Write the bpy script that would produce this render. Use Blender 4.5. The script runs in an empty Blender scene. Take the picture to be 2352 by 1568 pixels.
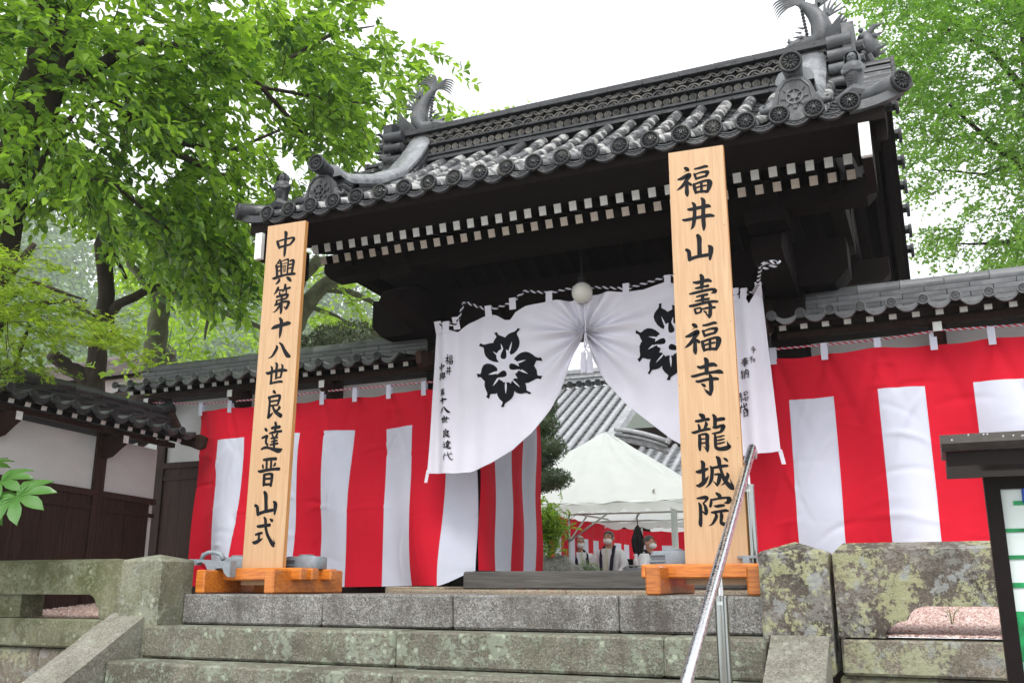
import bpy, math, random
import numpy as np
from mathutils import Matrix, Vector
R = math.radians
random.seed(7); rng = np.random.default_rng(7)
SC = bpy.context.scene; COL = SC.collection

# ------------------------------------------------------------ camera, sky, sun, exposure
CAMH = 0.055; F_ = 2156.0; PSI = R(24.0); TH = R(14.58)
cd = bpy.data.cameras.new('camera'); cam = bpy.data.objects.new('camera', cd); COL.objects.link(cam)
cd.sensor_width = 36; cd.lens = F_/2352*36; cd.clip_start = 0.05; cd.clip_end = 3000
cam.location = (0, 0, CAMH); cam.rotation_euler = (R(90)+TH, 0, PSI); SC.camera = cam
w = bpy.data.worlds.new('World'); SC.world = w; w.use_nodes = True
nt = w.node_tree; bg = nt.nodes['Background']
sky = nt.nodes.new('ShaderNodeTexSky'); sky.sky_type = 'NISHITA'; sky.sun_disc = False
sky.sun_elevation = R(52); sky.sun_rotation = R(200); sky.air_density = 1.6; sky.dust_density = 6; sky.ozone_density = 1
hs = nt.nodes.new('ShaderNodeHueSaturation'); hs.inputs['Saturation'].default_value = 0.10; hs.inputs['Value'].default_value = 1.0
cloud = nt.nodes.new('ShaderNodeMixRGB'); cloud.inputs[0].default_value = 0.82; cloud.inputs[2].default_value = (9.6, 9.8, 10.2, 1)
nt.links.new(sky.outputs[0], hs.inputs['Color']); nt.links.new(hs.outputs[0], cloud.inputs[1]); nt.links.new(cloud.outputs[0], bg.inputs['Color'])
bg.inputs['Strength'].default_value = 0.11
sd = bpy.data.lights.new('sun', 'SUN'); sun = bpy.data.objects.new('sun', sd); COL.objects.link(sun)
sd.energy = 1.5; sd.angle = R(25); sd.color = (1.0, 0.97, 0.93)
# light comes from the front right, high up: soft daylight through cloud
sun.rotation_euler = (R(38), 0, R(20)); sun.location = (3, -3, 12)
SC.view_settings.view_transform = 'Standard'; SC.view_settings.look = 'None'; SC.view_settings.gamma = 1
SC.view_settings.exposure = 0.88; SC.view_settings.use_curve_mapping = False
SC.cycles.max_bounces = 7; SC.cycles.diffuse_bounces = 3; SC.cycles.glossy_bounces = 3; SC.cycles.transmission_bounces = 6
SC.cycles.transparent_max_bounces = 6; SC.cycles.use_denoising = True; SC.cycles.caustics_reflective = False; SC.cycles.caustics_refractive = False

_sp, _cp, _st, _ct = math.sin(PSI), math.cos(PSI), math.sin(TH), math.cos(TH)
def ray(px, py):
    u = px-1176; v = py-784
    return Vector((u*_cp - F_*_sp*_ct - v*_sp*_st, u*_sp + F_*_cp*_ct + v*_cp*_st, F_*_st - v*_ct))
def at(px, py, ax, val):
    d = ray(px, py); i = 'xyz'.index(ax); o = Vector((0, 0, CAMH)); k = (val-o[i])/d[i]
    return o + k*d
def atd(px, py, dist):
    d = ray(px, py).normalized(); return Vector((0, 0, CAMH)) + d*dist

# ------------------------------------------------------------ object helpers
W = {}
def link(o, parent=None, M=None, label=None, kind=None):
    M = M or Matrix.Identity(4); COL.objects.link(o)
    if parent is not None:
        o.parent = parent; o.matrix_basis = W[parent.name].inverted() @ M
    else: o.matrix_basis = M
    W[o.name] = M.copy()
    if label: o['label'] = label
    if kind: o['kind'] = kind
    return o
def root(name, label, cat, loc=(0, 0, 0), group=None, rz=0):
    o = bpy.data.objects.new(name, None); o.empty_display_size = .1
    link(o, None, Matrix.Translation(loc) @ Matrix.Rotation(rz, 4, 'Z')); o['label'] = label; o['category'] = cat
    if group: o['group'] = group
    return o
def tag(o, label, cat, group=None):
    o['label'] = label; o['category'] = cat
    if group: o['group'] = group
    return o
class B:
    def __init__(s): s.v = []; s.f = []; s.m = []
    def add(s, vs, fs, mi=0):
        n = len(s.v); s.v += [tuple(p) for p in vs]; s.f += [tuple(i+n for i in f) for f in fs]; s.m += [mi]*len(fs); return s
    def box(s, x0, x1, y0, y1, z0, z1, mi=0, c=0.0, T=None):
        if c <= 0:
            vs = [(x, y, z) for z in (z0, z1) for y in (y0, y1) for x in (x0, x1)]
            fs = [(0, 2, 3, 1), (4, 5, 7, 6), (0, 1, 5, 4), (2, 6, 7, 3), (0, 4, 6, 2), (1, 3, 7, 5)]
        else:
            vs = []; idx = {}
            X = (x0, x1); Y = (y0, y1); Z = (z0, z1); sg = (1, -1)
            for k in (0, 1):
                for j in (0, 1):
                    for i in (0, 1):
                        for a in range(3):
                            p = [X[i]+sg[i]*c, Y[j]+sg[j]*c, Z[k]+sg[k]*c]; p[a] = (X[i], Y[j], Z[k])[a]
                            idx[(i, j, k, a)] = len(vs); vs.append(tuple(p))
            I = idx; fs = []
            for a in range(3):
                b, d = [q for q in range(3) if q != a]
                for s_ in (0, 1):
                    q = []
                    for (u, w_) in ((0, 0), (1, 0), (1, 1), (0, 1)):
                        t = [0, 0, 0]; t[a] = s_; t[b] = u; t[d] = w_; q.append(I[(t[0], t[1], t[2], a)])
                    fs.append(tuple(q))
                for u in (0, 1):
                    for w_ in (0, 1):
                        q = []
                        for s_, aa in ((0, b), (0, d), (1, d), (1, b)):
                            t = [0, 0, 0]; t[a] = s_; t[b] = u; t[d] = w_; q.append(I[(t[0], t[1], t[2], aa)])
                        fs.append(tuple(q))
            for i in (0, 1):
                for j in (0, 1):
                    for k in (0, 1): fs.append((I[(i, j, k, 0)], I[(i, j, k, 1)], I[(i, j, k, 2)]))
        if T is not None: vs = [T @ Vector(p) for p in vs]
        return s.add(vs, fs, mi)
    def tube(s, pts, r, n=8, mi=0, cap=True, flat=1.0, up=None):
        pts = [Vector(p) for p in pts]; m = len(pts); r = r if isinstance(r, (list, tuple)) else [r]*m
        vs = []; u = None
        for i, p in enumerate(pts):
            d = (pts[min(i+1, m-1)]-pts[max(i-1, 0)]).normalized()
            if u is None:
                u = Vector(up) if up else (Vector((0, 0, 1)) if abs(d.z) < .9 else Vector((1, 0, 0)))
            u = (u-d*u.dot(d)); u = u.normalized() if u.length > 1e-6 else d.orthogonal().normalized()
            w_ = d.cross(u)
            for k in range(n):
                a = 2*math.pi*k/n; vs.append(p+u*(math.cos(a)*r[i]*flat)+w_*(math.sin(a)*r[i]))
        fs = [(i*n+k, i*n+(k+1) % n, (i+1)*n+(k+1) % n, (i+1)*n+k) for i in range(m-1) for k in range(n)]
        if cap: fs += [tuple(range(n))[::-1], tuple((m-1)*n+k for k in range(n))]
        return s.add(vs, fs, mi)
    def lathe(s, prof, n=16, T=None, mi=0, a0=0, a1=2*math.pi, cap=False):   # profile (r, h) about local z
        full = abs(a1-a0-2*math.pi) < 1e-6; k = n if full else n+1
        vs = [(r*math.cos(a0+(a1-a0)*i/n), r*math.sin(a0+(a1-a0)*i/n), h) for r, h in prof for i in range(k)]
        fs = []
        for j in range(len(prof)-1):
            for i in range(n):
                i2 = (i+1) % k; fs.append((j*k+i, j*k+i2, (j+1)*k+i2, (j+1)*k+i))
        if cap and full: fs += [tuple(range(k))[::-1], tuple((len(prof)-1)*k+i for i in range(k))]
        if T is not None: vs = [T @ Vector(p) for p in vs]
        return s.add(vs, fs, mi)
    def ell(s, c, r, n=10, m=6, mi=0, T=None):
        prof = [(max(1e-4, math.sin(math.pi*j/m)), -math.cos(math.pi*j/m)) for j in range(m+1)]
        M = Matrix.Translation(c) @ Matrix.Diagonal((r[0], r[1], r[2], 1))
        return s.lathe(prof, n, (T @ M) if T is not None else M, mi)
    def prism(s, poly, fr, depth, mi=0):  # poly in 2d, fr(u,v,w)->3d
        n = len(poly); vs = [fr(u, v, 0) for u, v in poly]+[fr(u, v, depth) for u, v in poly]
        fs = [tuple(range(n))[::-1], tuple(range(n, 2*n))]+[(i, (i+1) % n, n+(i+1) % n, n+i) for i in range(n)]
        return s.add(vs, fs, mi)
    def grid(s, fn, nu, nv, mi=0, u0=0, u1=1, v0=0, v1=1):
        vs = [fn(u0+(u1-u0)*i/nu, v0+(v1-v0)*j/nv) for j in range(nv+1) for i in range(nu+1)]
        fs = [(j*(nu+1)+i, j*(nu+1)+i+1, (j+1)*(nu+1)+i+1, (j+1)*(nu+1)+i) for j in range(nv) for i in range(nu)]
        return s.add(vs, fs, mi)
    def mesh(s, name, mats, smooth=False):
        me = bpy.data.meshes.new(name); me.from_pydata(s.v, [], s.f); me.update()
        for m in (mats if isinstance(mats, (list, tuple)) else [mats]): me.materials.append(m)
        if any(s.m): me.polygons.foreach_set('material_index', s.m)
        if smooth: me.polygons.foreach_set('use_smooth', [True]*len(me.polygons)); 
        if smooth == 'a': me.set_sharp_from_angle(angle=R(38))
        return me
    def obj(s, name, parent, mats, smooth=False, label=None, kind=None):
        return link(bpy.data.objects.new(name, s.mesh(name, mats, smooth)), parent, None, label, kind)
def inst(me, name, parent, M, label=None): return link(bpy.data.objects.new(name, me), parent, M, label)
def bx(name, parent, mat, x0, x1, y0, y1, z0, z1, c=0.0): return B().box(x0, x1, y0, y1, z0, z1, 0, c).obj(name, parent, mat)
def TR(x, y, z, rx=0, ry=0, rz=0, s=1):
    S = Matrix.Diagonal((s[0], s[1], s[2], 1)) if isinstance(s, tuple) else Matrix.Scale(s, 4)
    return Matrix.Translation((x, y, z)) @ Matrix.Rotation(rz, 4, 'Z') @ Matrix.Rotation(ry, 4, 'Y') @ Matrix.Rotation(rx, 4, 'X') @ S

# ------------------------------------------------------------ materials
class N:
    def __init__(s, name):
        s.m = bpy.data.materials.new(name); s.m.use_nodes = True; s.t = s.m.node_tree; s.p = s.t.nodes['Principled BSDF']
        s.tc = s.n('ShaderNodeTexCoord')
    def n(s, k, **kw):
        x = s.t.nodes.new(k)
        for a, b in kw.items(): setattr(x, a, b)
        return x
    def l(s, a, b): s.t.links.new(a, b)
    def noise(s, scale, detail=4, rough=.55, stretch=None, dist=0):
        x = s.n('ShaderNodeTexNoise'); x.inputs['Scale'].default_value = scale; x.inputs['Detail'].default_value = detail; x.inputs['Roughness'].default_value = rough; x.inputs['Distortion'].default_value = dist
        if stretch:
            mp = s.n('ShaderNodeMapping'); mp.inputs['Scale'].default_value = stretch; s.l(s.tc.outputs['Object'], mp.inputs[0]); s.l(mp.outputs[0], x.inputs[0])
        else: s.l(s.tc.outputs['Object'], x.inputs[0])
        return x.outputs[0]
    def voro(s, scale, feat='F1', out=0):
        x = s.n('ShaderNodeTexVoronoi'); x.feature = feat; x.inputs['Scale'].default_value = scale; s.l(s.tc.outputs['Object'], x.inputs[0]); return x.outputs[out]
    def ramp(s, f, stops):
        x = s.n('ShaderNodeValToRGB'); e = x.color_ramp.elements
        while len(e) < len(stops): e.new(.5)
        for k, (p, c) in enumerate(stops):
            e[k].position = p; e[k].color = (c, c, c, 1) if not isinstance(c, (tuple, list)) else (*c, 1)
        s.l(f, x.inputs[0]); return x.outputs[0]
    def mix(s, f, a, b, mode='MIX'):
        x = s.n('ShaderNodeMixRGB', blend_type=mode)
        for i, q in ((0, f), (1, a), (2, b)):
            if isinstance(q, (int, float)): x.inputs[i].default_value = q if i == 0 else (q, q, q, 1)
            elif isinstance(q, tuple): x.inputs[i].default_value = (*q, 1)
            else: s.l(q, x.inputs[i])
        return x.outputs[0]
    def math(s, op, a, b=0.0):
        x = s.n('ShaderNodeMath', operation=op)
        for i, q in ((0, a), (1, b)):
            if isinstance(q, (int, float)): x.inputs[i].default_value = q
            else: s.l(q, x.inputs[i])
        return x.outputs[0]
    def bump(s, h, strength=.3, dist=.01):
        x = s.n('ShaderNodeBump'); x.inputs['Strength'].default_value = strength; x.inputs['Distance'].default_value = dist; s.l(h, x.inputs['Height']); s.l(x.outputs[0], s.p.inputs['Normal'])
    def base(s, c):
        if isinstance(c, tuple): s.p.inputs['Base Color'].default_value = (*c, 1)
        else: s.l(c, s.p.inputs['Base Color'])
    def rough(s, r):
        if isinstance(r, (int, float)): s.p.inputs['Roughness'].default_value = r
        else: s.l(r, s.p.inputs['Roughness'])
def simple(name, c, rough=.6, ns=8, amt=.25, bump=.0, metal=0, stretch=None, rand=0, bs=None):
    s = N(name); s.p.inputs['Specular IOR Level'].default_value = .12 if max(c) < .06 else .35; f = s.noise(ns, 5, .6, stretch); k = s.ramp(f, [(.3, 1-amt), (.7, 1+amt*.6)])
    col = s.mix(1.0, c, k, 'MULTIPLY')
    if rand:
        oi = s.n('ShaderNodeObjectInfo'); col = s.mix(1.0, col, s.ramp(oi.outputs['Random'], [(0, 1-rand), (1, 1+rand)]), 'MULTIPLY')
    s.base(col); s.rough(rough); s.p.inputs['Metallic'].default_value = metal
    if bump: s.bump(s.noise(bs or ns*4, 4, .6, stretch), bump, .01)
    return s.m
def tile_mat(name, c, worn, wf=.5, rough=.32, rand=.25, lo=.56, hi=.62):
    s = N(name); f = s.noise(9, 6, .65, (1, 1, 1)); k = s.ramp(f, [(.35, .75), (.65, 1.2)])
    col = s.mix(1.0, c, k, 'MULTIPLY'); oi = s.n('ShaderNodeObjectInfo')
    col = s.mix(1.0, col, s.ramp(oi.outputs['Random'], [(0, 1-rand), (1, 1+rand)]), 'MULTIPLY')
    mk = s.n('ShaderNodeMapping'); s.l(s.tc.outputs['Object'], mk.inputs[0]); s.l(s.math('MULTIPLY', oi.outputs['Random'], 37.0), mk.inputs['Location'])
    nz = s.n('ShaderNodeTexNoise'); nz.inputs['Scale'].default_value = 7; nz.inputs['Detail'].default_value = 5; nz.inputs['Roughness'].default_value = .6; s.l(mk.outputs[0], nz.inputs[0])
    p = s.ramp(nz.outputs[0], [(lo, 0), (hi, 1)])
    col = s.mix(s.math('MULTIPLY', p, wf), col, worn)
    s.base(col); s.rough(s.ramp(f, [(.3, rough-.08), (.7, rough+.15)])); s.bump(s.noise(60, 3), .12, .004); s.p.inputs['Specular IOR Level'].default_value = .4
    return s.m
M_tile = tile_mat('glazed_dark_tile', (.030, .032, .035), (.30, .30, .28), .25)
M_barrel = tile_mat('worn_barrel_tile', (.060, .062, .065), (.44, .44, .42), .85, .3, .3, .52, .57)
M_ridge = tile_mat('ridge_tile', (.030, .032, .035), (.12, .12, .115), .25, .38, .3)
M_disc = tile_mat('disc_tile', (.015, .016, .018), (.12, .12, .10), .35, .42, .35)
M_ring = tile_mat('ring_tile', (.060, .060, .058), (.20, .18, .15), .55, .5, .5, .45, .6); M_rdisc = tile_mat('ridge_disc', (.085, .085, .08), (.22, .2, .17), .6, .5, .4, .45, .6)
M_silver = tile_mat('silvery_cap_tile', (.20, .21, .22), (.34, .35, .36), .5, .22, .12)
M_wtile = tile_mat('wall_tile', (.115, .12, .125), (.25, .25, .24), .3, .36, .25)
M_wtile2 = tile_mat('mossy_wall_tile', (.055, .062, .058), (.10, .12, .09), .35, .34, .25)
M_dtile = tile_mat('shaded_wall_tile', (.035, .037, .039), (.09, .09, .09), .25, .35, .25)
M_hall = tile_mat('hall_tile', (.26, .27, .28), (.42, .42, .41), .5, .35, .15)
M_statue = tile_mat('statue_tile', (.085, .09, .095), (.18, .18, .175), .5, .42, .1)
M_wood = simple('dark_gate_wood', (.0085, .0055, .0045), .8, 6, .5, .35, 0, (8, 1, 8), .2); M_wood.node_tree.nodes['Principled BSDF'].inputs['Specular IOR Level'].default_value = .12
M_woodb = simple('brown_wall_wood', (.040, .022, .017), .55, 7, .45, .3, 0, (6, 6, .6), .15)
M_grey = simple('weathered_grey_wood', (.105, .10, .093), .7, 5, .45, .5, 0, (.6, 6, 9))
M_white = simple('white_paint', (.74, .76, .74), .7, 22, .14, .1)
M_cream = simple('cream_paint', (.50, .44, .38), .75, 22, .16, .1)
def plaster():
    s = N('wall_plaster'); f = s.noise(2.2, 6, .7, (1, 1, 2)); s.base(s.ramp(f, [(.3, (.53, .545, .535)), (.7, (.62, .635, .62))])); s.rough(.9); s.bump(s.noise(60, 3), .1, .003); return s.m
M_plaster = plaster()
def board():
    s = N('pale_cypress_board'); g = s.noise(5, 5, .6, (14, 1, .5)); fg = s.noise(40, 3, .6, (9, 1, .15)); b = s.noise(1.3, 3)
    c = s.ramp(g, [(.3, (.42, .25, .125)), (.55, (.52, .335, .185)), (.75, (.58, .39, .23))]); c = s.mix(.25, c, s.ramp(fg, [(.35, (.42, .26, .14)), (.6, (.60, .41, .25))]))
    c = s.mix(s.ramp(b, [(.35, 0), (.7, .35)]), c, (.46, .26, .12)); s.base(c); s.rough(.5); s.bump(fg, .05, .002); return s.m
M_board = board()
M_bedge = simple('board_edge_wood', (.55, .27, .09), .5, 9, .25, .1, 0, (6, 6, .4))
def stain():
    s = N('orange_stained_timber'); g = s.noise(6, 6, .65, (1.4, 5, 14)); c = s.ramp(g, [(.25, (.24, .055, .006)), (.5, (.52, .15, .015)), (.78, (.68, .26, .035))])
    oi = s.n('ShaderNodeObjectInfo'); c = s.mix(1.0, c, s.ramp(oi.outputs['Random'], [(0, .75), (1, 1.15)]), 'MULTIPLY')
    s.base(c); s.rough(.38); s.bump(g, .15, .004); s.p.inputs['Coat Weight'].default_value = .3; return s.m
M_stain = stain()
def cloth(name, c, tr=.25, bs=1.0):
    s = N(name); f = s.noise(3.5, 5, .6); fine = s.noise(420, 2)
    s.base(s.mix(1.0, c, s.ramp(f, [(.3, .94), (.7, 1.04)]), 'MULTIPLY')); s.rough(.8); s.p.inputs['Specular IOR Level'].default_value = .15
    wr = s.noise(2.6, 3, .5, (1, 1, .5), .3); h = s.math('ADD', s.math('MULTIPLY', wr, 1.0), s.math('MULTIPLY', fine, .01)); s.bump(h, .30*bs, .05)
    t = s.n('ShaderNodeBsdfTranslucent'); t.inputs[0].default_value = (*c, 1); mx = s.n('ShaderNodeMixShader'); mx.inputs[0].default_value = tr
    s.l(s.p.outputs[0], mx.inputs[1]); s.l(t.outputs[0], mx.inputs[2]); s.l(mx.outputs[0], s.t.nodes['Material Output'].inputs[0]); return s.m
M_red = cloth('red_cotton', (.64, .012, .032), .12); M_wht = cloth('white_cotton', (.68, .71, .83), .15); M_wht2 = cloth('white_banner_cotton', (.77, .77, .86), .15, .35)
M_tent = cloth('tent_canvas', (.70, .74, .72), .45, 1.3)
M_ink = simple('black_ink', (.008, .009, .011), .45, 30, .1); M_blackcloth = simple('black_dye', (.009, .010, .013), .8, 20, .2)
M_lamp = simple('milk_glass', (.62, .62, .56), .25, 4, .08)
def stone(name, base, lich=.5, yel=.0, dark=.3, grain=1.0, moss=0.0, ls=9, lcol=(.42, .46, .38)):
    s = N(name)
    def grains(sc, a):
        g = s.voro(sc, 'F1', 1); gr = s.n('ShaderNodeSeparateColor'); s.l(g, gr.inputs[0]); return s.ramp(gr.outputs[0], [(0, 1-.75*a), (.22, 1-.35*a), (.6, 1), (1, 1+.7*a)])
    c = s.mix(1.0, base, grains(210, grain), 'MULTIPLY'); c = s.mix(1.0, c, grains(95, grain*.5), 'MULTIPLY')
    big = s.noise(2.6, 6, .65); c = s.mix(s.ramp(big, [(.44, 0), (.62, min(1, dark*1.3))]), c, (.045, .037, .028))
    st = s.noise(3.0, 5, .65, (2.6, 2.6, .30)); c = s.mix(s.ramp(st, [(.53, 0), (.64, dark)]), c, (.06, .047, .032))
    fine = s.noise(48, 5, .7); mid = s.noise(17, 5, .7)
    if moss:
        mm = s.math('ADD', s.math('MULTIPLY', s.noise(3.1, 7, .7, (1, 1, .5)), .75), s.math('MULTIPLY', fine, .25)); c = s.mix(s.ramp(mm, [(.43, 0), (.58, moss)]), c, (.070, .080, .024))
    ln = s.noise(ls*.5, 5, .7); f1 = s.math('ADD', s.math('MULTIPLY', ln, .42), s.math('ADD', s.math('MULTIPLY', mid, .28), s.math('MULTIPLY', fine, .30)))
    lm = s.ramp(f1, [(.495, 0), (.535, lich)]); c = s.mix(lm, c, lcol)
    vs = s.voro(17, 'F1', 0); sp = s.ramp(s.math('ADD', vs, s.math('MULTIPLY', fine, .3)), [(.36, lich), (.41, 0)]); c = s.mix(s.math('MULTIPLY', sp, s.ramp(ln, [(.45, 0), (.55, 1)])), c, tuple(min(1, q*1.55) for q in lcol))
    if yel:
        yn = s.math('ADD', s.math('MULTIPLY', s.noise(4.5, 6, .7), .55), s.math('ADD', s.math('MULTIPLY', s.noise(21, 4, .7), .2), s.math('MULTIPLY', fine, .25)))
        c = s.mix(s.ramp(yn, [(.505, 0), (.53, yel)]), c, s.mix(fine, (.22, .23, .10), (.46, .47, .28)))
        gn = s.math('ADD', s.math('MULTIPLY', s.noise(8.3, 5, .6), .7), s.math('MULTIPLY', mid, .3)); c = s.mix(s.ramp(gn, [(.57, 0), (.585, yel*.9)]), c, (.29, .305, .30))
    s.base(c); s.rough(s.ramp(big, [(.4, .62), (.6, .85)])); hh = s.math('ADD', s.math('MULTIPLY', s.noise(60, 5, .75), .8), s.math('ADD', s.math('MULTIPLY', lm, .5), s.math('MULTIPLY', s.noise(9, 5, .6), 1.2))); s.bump(hh, .75, .012)
    return s.m
M_step1 = stone('fresh_granite', (0.208, 0.2, 0.188), .05, 0, .45, 1.0)
M_step = stone('lichened_granite', (0.189, 0.178, 0.14), .75, 0, .45, .7, .25, 11, (0.252, 0.287, 0.217))
M_cheek = stone('rough_pale_granite', (0.238, 0.224, 0.189), .35, 0, .2, .7, .25, 14, (0.294, 0.308, 0.252))
M_postL = stone('mossy_post_granite', (0.21, 0.21, 0.154), .55, .15, .3, .5, .4, 6, (0.28, 0.301, 0.238))
M_rail = stone('yellow_lichen_granite', (0.14, 0.115, 0.091), .45, .75, .75, .7, 0, 8, (0.28, 0.28, 0.259))
M_beam = stone('lichened_beam_granite', (0.21, 0.182, 0.14), .6, .5, .35, .6, 0, 9, (0.28, 0.294, 0.231))
M_railL = stone('mossy_rail_granite', (0.168, 0.168, 0.098), .35, .05, .4, .5, .9, 6, (0.294, 0.315, 0.231))
M_conc = stone('tan_foundation_granite', (0.289, 0.238, 0.17), .05, 0, .15, .5)
M_rock = stone('garden_rock', (.30, .29, .26), .4, 0, .5, .9, .5, 5)
M_castg = simple('grey_cast_weight', (.235, .27, .30), .42, 30, .18, .25, 0, None, .05)
M_steel = N('brushed_steel'); M_steel.base((.33, .345, .33)); M_steel.p.inputs['Metallic'].default_value = 1; M_steel.rough(.12); M_steel = M_steel.m
def galv():
    s = N('galvanised_rail'); f = s.noise(70, 3, .6); s.base(s.ramp(f, [(.3, (.55, .56, .57)), (.7, (.78, .79, .81))])); s.p.inputs['Metallic'].default_value = 1
    s.rough(s.ramp(f, [(.35, .18), (.65, .34)])); s.bump(f, .10, .002); return s.m
M_galv = galv()
M_frame = simple('dark_brown_metal', (.009, .006, .0055), .5, 12, .2); M_signroof = simple('wet_sign_roof', (.055, .045, .043), .35, 20, .35, .3)
M_panel = simple('white_sign_panel', (.62, .70, .68), .35, 6, .06); M_green = simple('green_print', (.01, .26, .08), .4, 25, .7); M_blue = simple('blue_print', (.02, .08, .45), .4, 4, .1); M_orange = simple('red_print', (.7, .08, .03), .4, 4, .1)
M_ground = simple('damp_earth', (.085, .07, .05), .95, 6, .4, .5); M_plat = simple('platform_gravel_concrete', (.26, .20, .15), .85, 60, .4, .5)
M_peb = N('pink_gravel')
_g = M_peb.n('ShaderNodeNewGeometry'); M_peb.base(M_peb.ramp(_g.outputs['Random Per Island'], [(0, (.30, .17, .14)), (.35, (.52, .36, .31)), (.7, (.66, .50, .45)), (.97, (.72, .64, .60)), (1, (.28, .05, .03))])); M_peb.rough(.7); M_peb = M_peb.m
def leafm(name, c0, c1, tr=.42, rough=.4, tc=None):
    s = N(name); g = s.n('ShaderNodeNewGeometry'); big = s.noise(1.1, 3)
    f = s.math('ADD', s.math('MULTIPLY', g.outputs['Random Per Island'], .65), s.math('MULTIPLY', big, .45)); c = s.ramp(f, [(.2, c0), (.8, c1)])
    s.base(c); s.rough(rough); t = s.n('ShaderNodeBsdfTranslucent'); s.l(s.mix(1.0, c, tc or (2.3, 2.3, 1.2), 'MULTIPLY'), t.inputs[0])
    mx = s.n('ShaderNodeMixShader'); mx.inputs[0].default_value = tr; s.l(s.p.outputs[0], mx.inputs[1]); s.l(t.outputs[0], mx.inputs[2]); s.l(mx.outputs[0], s.t.nodes['Material Output'].inputs[0]); return s.m
M_leafA = leafm('broad_leaf', (.030, .085, .012), (.22, .36, .042), .45, .34)
M_leafC = leafm('fresh_leaf', (.11, .20, .03), (.24, .36, .05), .5)
M_maple = leafm('maple_leaf', (.10, .19, .018), (.24, .33, .03), .5)
M_ginkgo = leafm('ginkgo_leaf', (.065, .16, .025), (.16, .30, .045), .42)
M_bush = leafm('dark_shrub_leaf', (.02, .035, .014), (.06, .075, .025), .2); M_pine = leafm('dark_green_leaf', (.016, .04, .014), (.05, .09, .03), .2)
M_bright = leafm('bright_shrub_leaf', (.09, .19, .02), (.22, .33, .03), .45); M_box = leafm('box_leaf', (.05, .11, .03), (.12, .21, .06), .25)
M_far = leafm('hill_leaf', (.035, .085, .035), (.15, .25, .085), .3); M_fatsia = leafm('fatsia_leaf', (.06, .17, .04), (.10, .23, .055), .3, .28)
M_bark = simple('dark_bark', (.045, .036, .026), .9, 9, .5, .8, 0, (1, 1, .35)); M_barkm = simple('mossy_bark', (.10, .105, .06), .9, 8, .5, .8)
M_skin = simple('skin', (.50, .27, .18), .5, 30, .06); M_hairw = simple('white_hair', (.6, .6, .58), .6, 60, .2); M_hairg = simple('grey_hair', (.10, .095, .09), .6, 60, .35)
M_happi = simple('white_happi_cloth', (.80, .80, .84), .8, 9, .08, .3); M_mask = simple('mask_cloth', (.80, .80, .80), .8, 30, .05); M_navy = simple('navy_collar_cloth', (.018, .012, .03), .7, 20, .2)
M_tie = simple('pale_tie', (.60, .62, .50), .5, 30, .1); M_blk = simple('black_plastic', (.015, .015, .017), .5, 20, .2); M_tblw = simple('brown_table_top', (.12, .055, .03), .4, 10, .2)
M_tanfr = simple('tent_pole_metal', (.42, .42, .40), .35, 20, .15, 0, .6); M_grass = leafm('grass', (.09, .16, .02), (.2, .3, .04), .3)
# ============================================================ THE GATE
XC = -2.30
def zr(y):                                   # centre line of the barrel tiles on the front slope (mirrored behind the ridge)
    t = min(y, 14.30-y)-5.31; return 2.78+.47*t+.10*t*t
def sl(y): return math.atan(.47+.20*(min(y, 14.3-y)-5.31))*(1 if y < 7.15 else -1)
gate = root('temple_gate', 'dark timber temple gate with grey tiled roof and fish finials above the stone steps', 'gate', (XC, 6.95, 0))

# tile meshes shared by all copies
def disc_mesh(r=.062, t=.03, petals=12):     # chrysanthemum end tile, faces -y
    b = B(); T = Matrix.Rotation(R(90), 4, 'X')
    b.lathe([(r*.97, -t*.5), (r, 0), (r*.98, t*.35), (r*.86, t*.42), (r*.80, t*.30), (r*.78, t*.02), (.0005, t*.02)], 24, T)
    for k in range(petals):
        a = 2*math.pi*k/petals
        M = T @ Matrix.Rotation(a, 4, 'Z') @ Matrix.Translation((r*.46, 0, t*.02)) @ Matrix.Diagonal((r*.28, r*.112, t*.40, 1))
        b.lathe([(1, 0), (.8, .6), (.4, .92), (.001, 1)], 8, M)
    b.lathe([(r*.13, 0), (r*.12, t*.4), (.0005, t*.5)], 8, T)
    return b
ME_disc = disc_mesh(.063).mesh('eave_disc_tile', [M_disc], True)
ME_disc_s = disc_mesh(.031, .016).mesh('ridge_disc_tile', [M_rdisc], True)
ME_disc_w = disc_mesh(.036, .02).mesh('wall_disc_tile', [M_wtile], True)
def barrel(L, r0, r1, n=10, lip=True):       # half-round cover tile lying along +y
    b = B(); prof = [(0, r0), (.02, r0), (L-.012, r1), (L-.010, r1*1.0), (L, r1*1.0)]
    vs = []; fs = []
    for y, r in prof:
        for k in range(n+1):
            a = math.pi*k/n; vs.append((r*math.cos(a)*1.0, y, r*math.sin(a)))
    for j in range(len(prof)-1):
        for k in range(n): fs.append((j*(n+1)+k, j*(n+1)+k+1, (j+1)*(n+1)+k+1, (j+1)*(n+1)+k))
    c = len(vs); vs.append((0, 0, 0)); fs += [(c, k+1, k) for k in range(n)]
    c2 = len(vs); vs.append((0, L, 0)); o = (len(prof)-1)*(n+1); fs += [(c2, o+k, o+k+1) for k in range(n)]
    return b.add(vs, fs)
ME_bar = barrel(.262, .052, .046).mesh('barrel_tile', [M_barrel], True)
def pan(wd, L, sag, th=.014, n=6):
    b = B(); vs = []
    for y in (0, L):
        for dz in (0, -th):
            for k in range(n+1):
                u = -1+2*k/n; vs.append((u*wd/2, y, sag*(u*u-1)+dz))
    m = n+1; fs = []
    for k in range(n): fs += [(k, k+1, 2*m+k+1, 2*m+k), (m+k+1, m+k, 3*m+k, 3*m+k+1), (m+k, m+k+1, k+1, k)]
    return b.add(vs, fs)
ME_pan = pan(.19, .20, .035).mesh('pan_tile', [M_tile], False)
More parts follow.
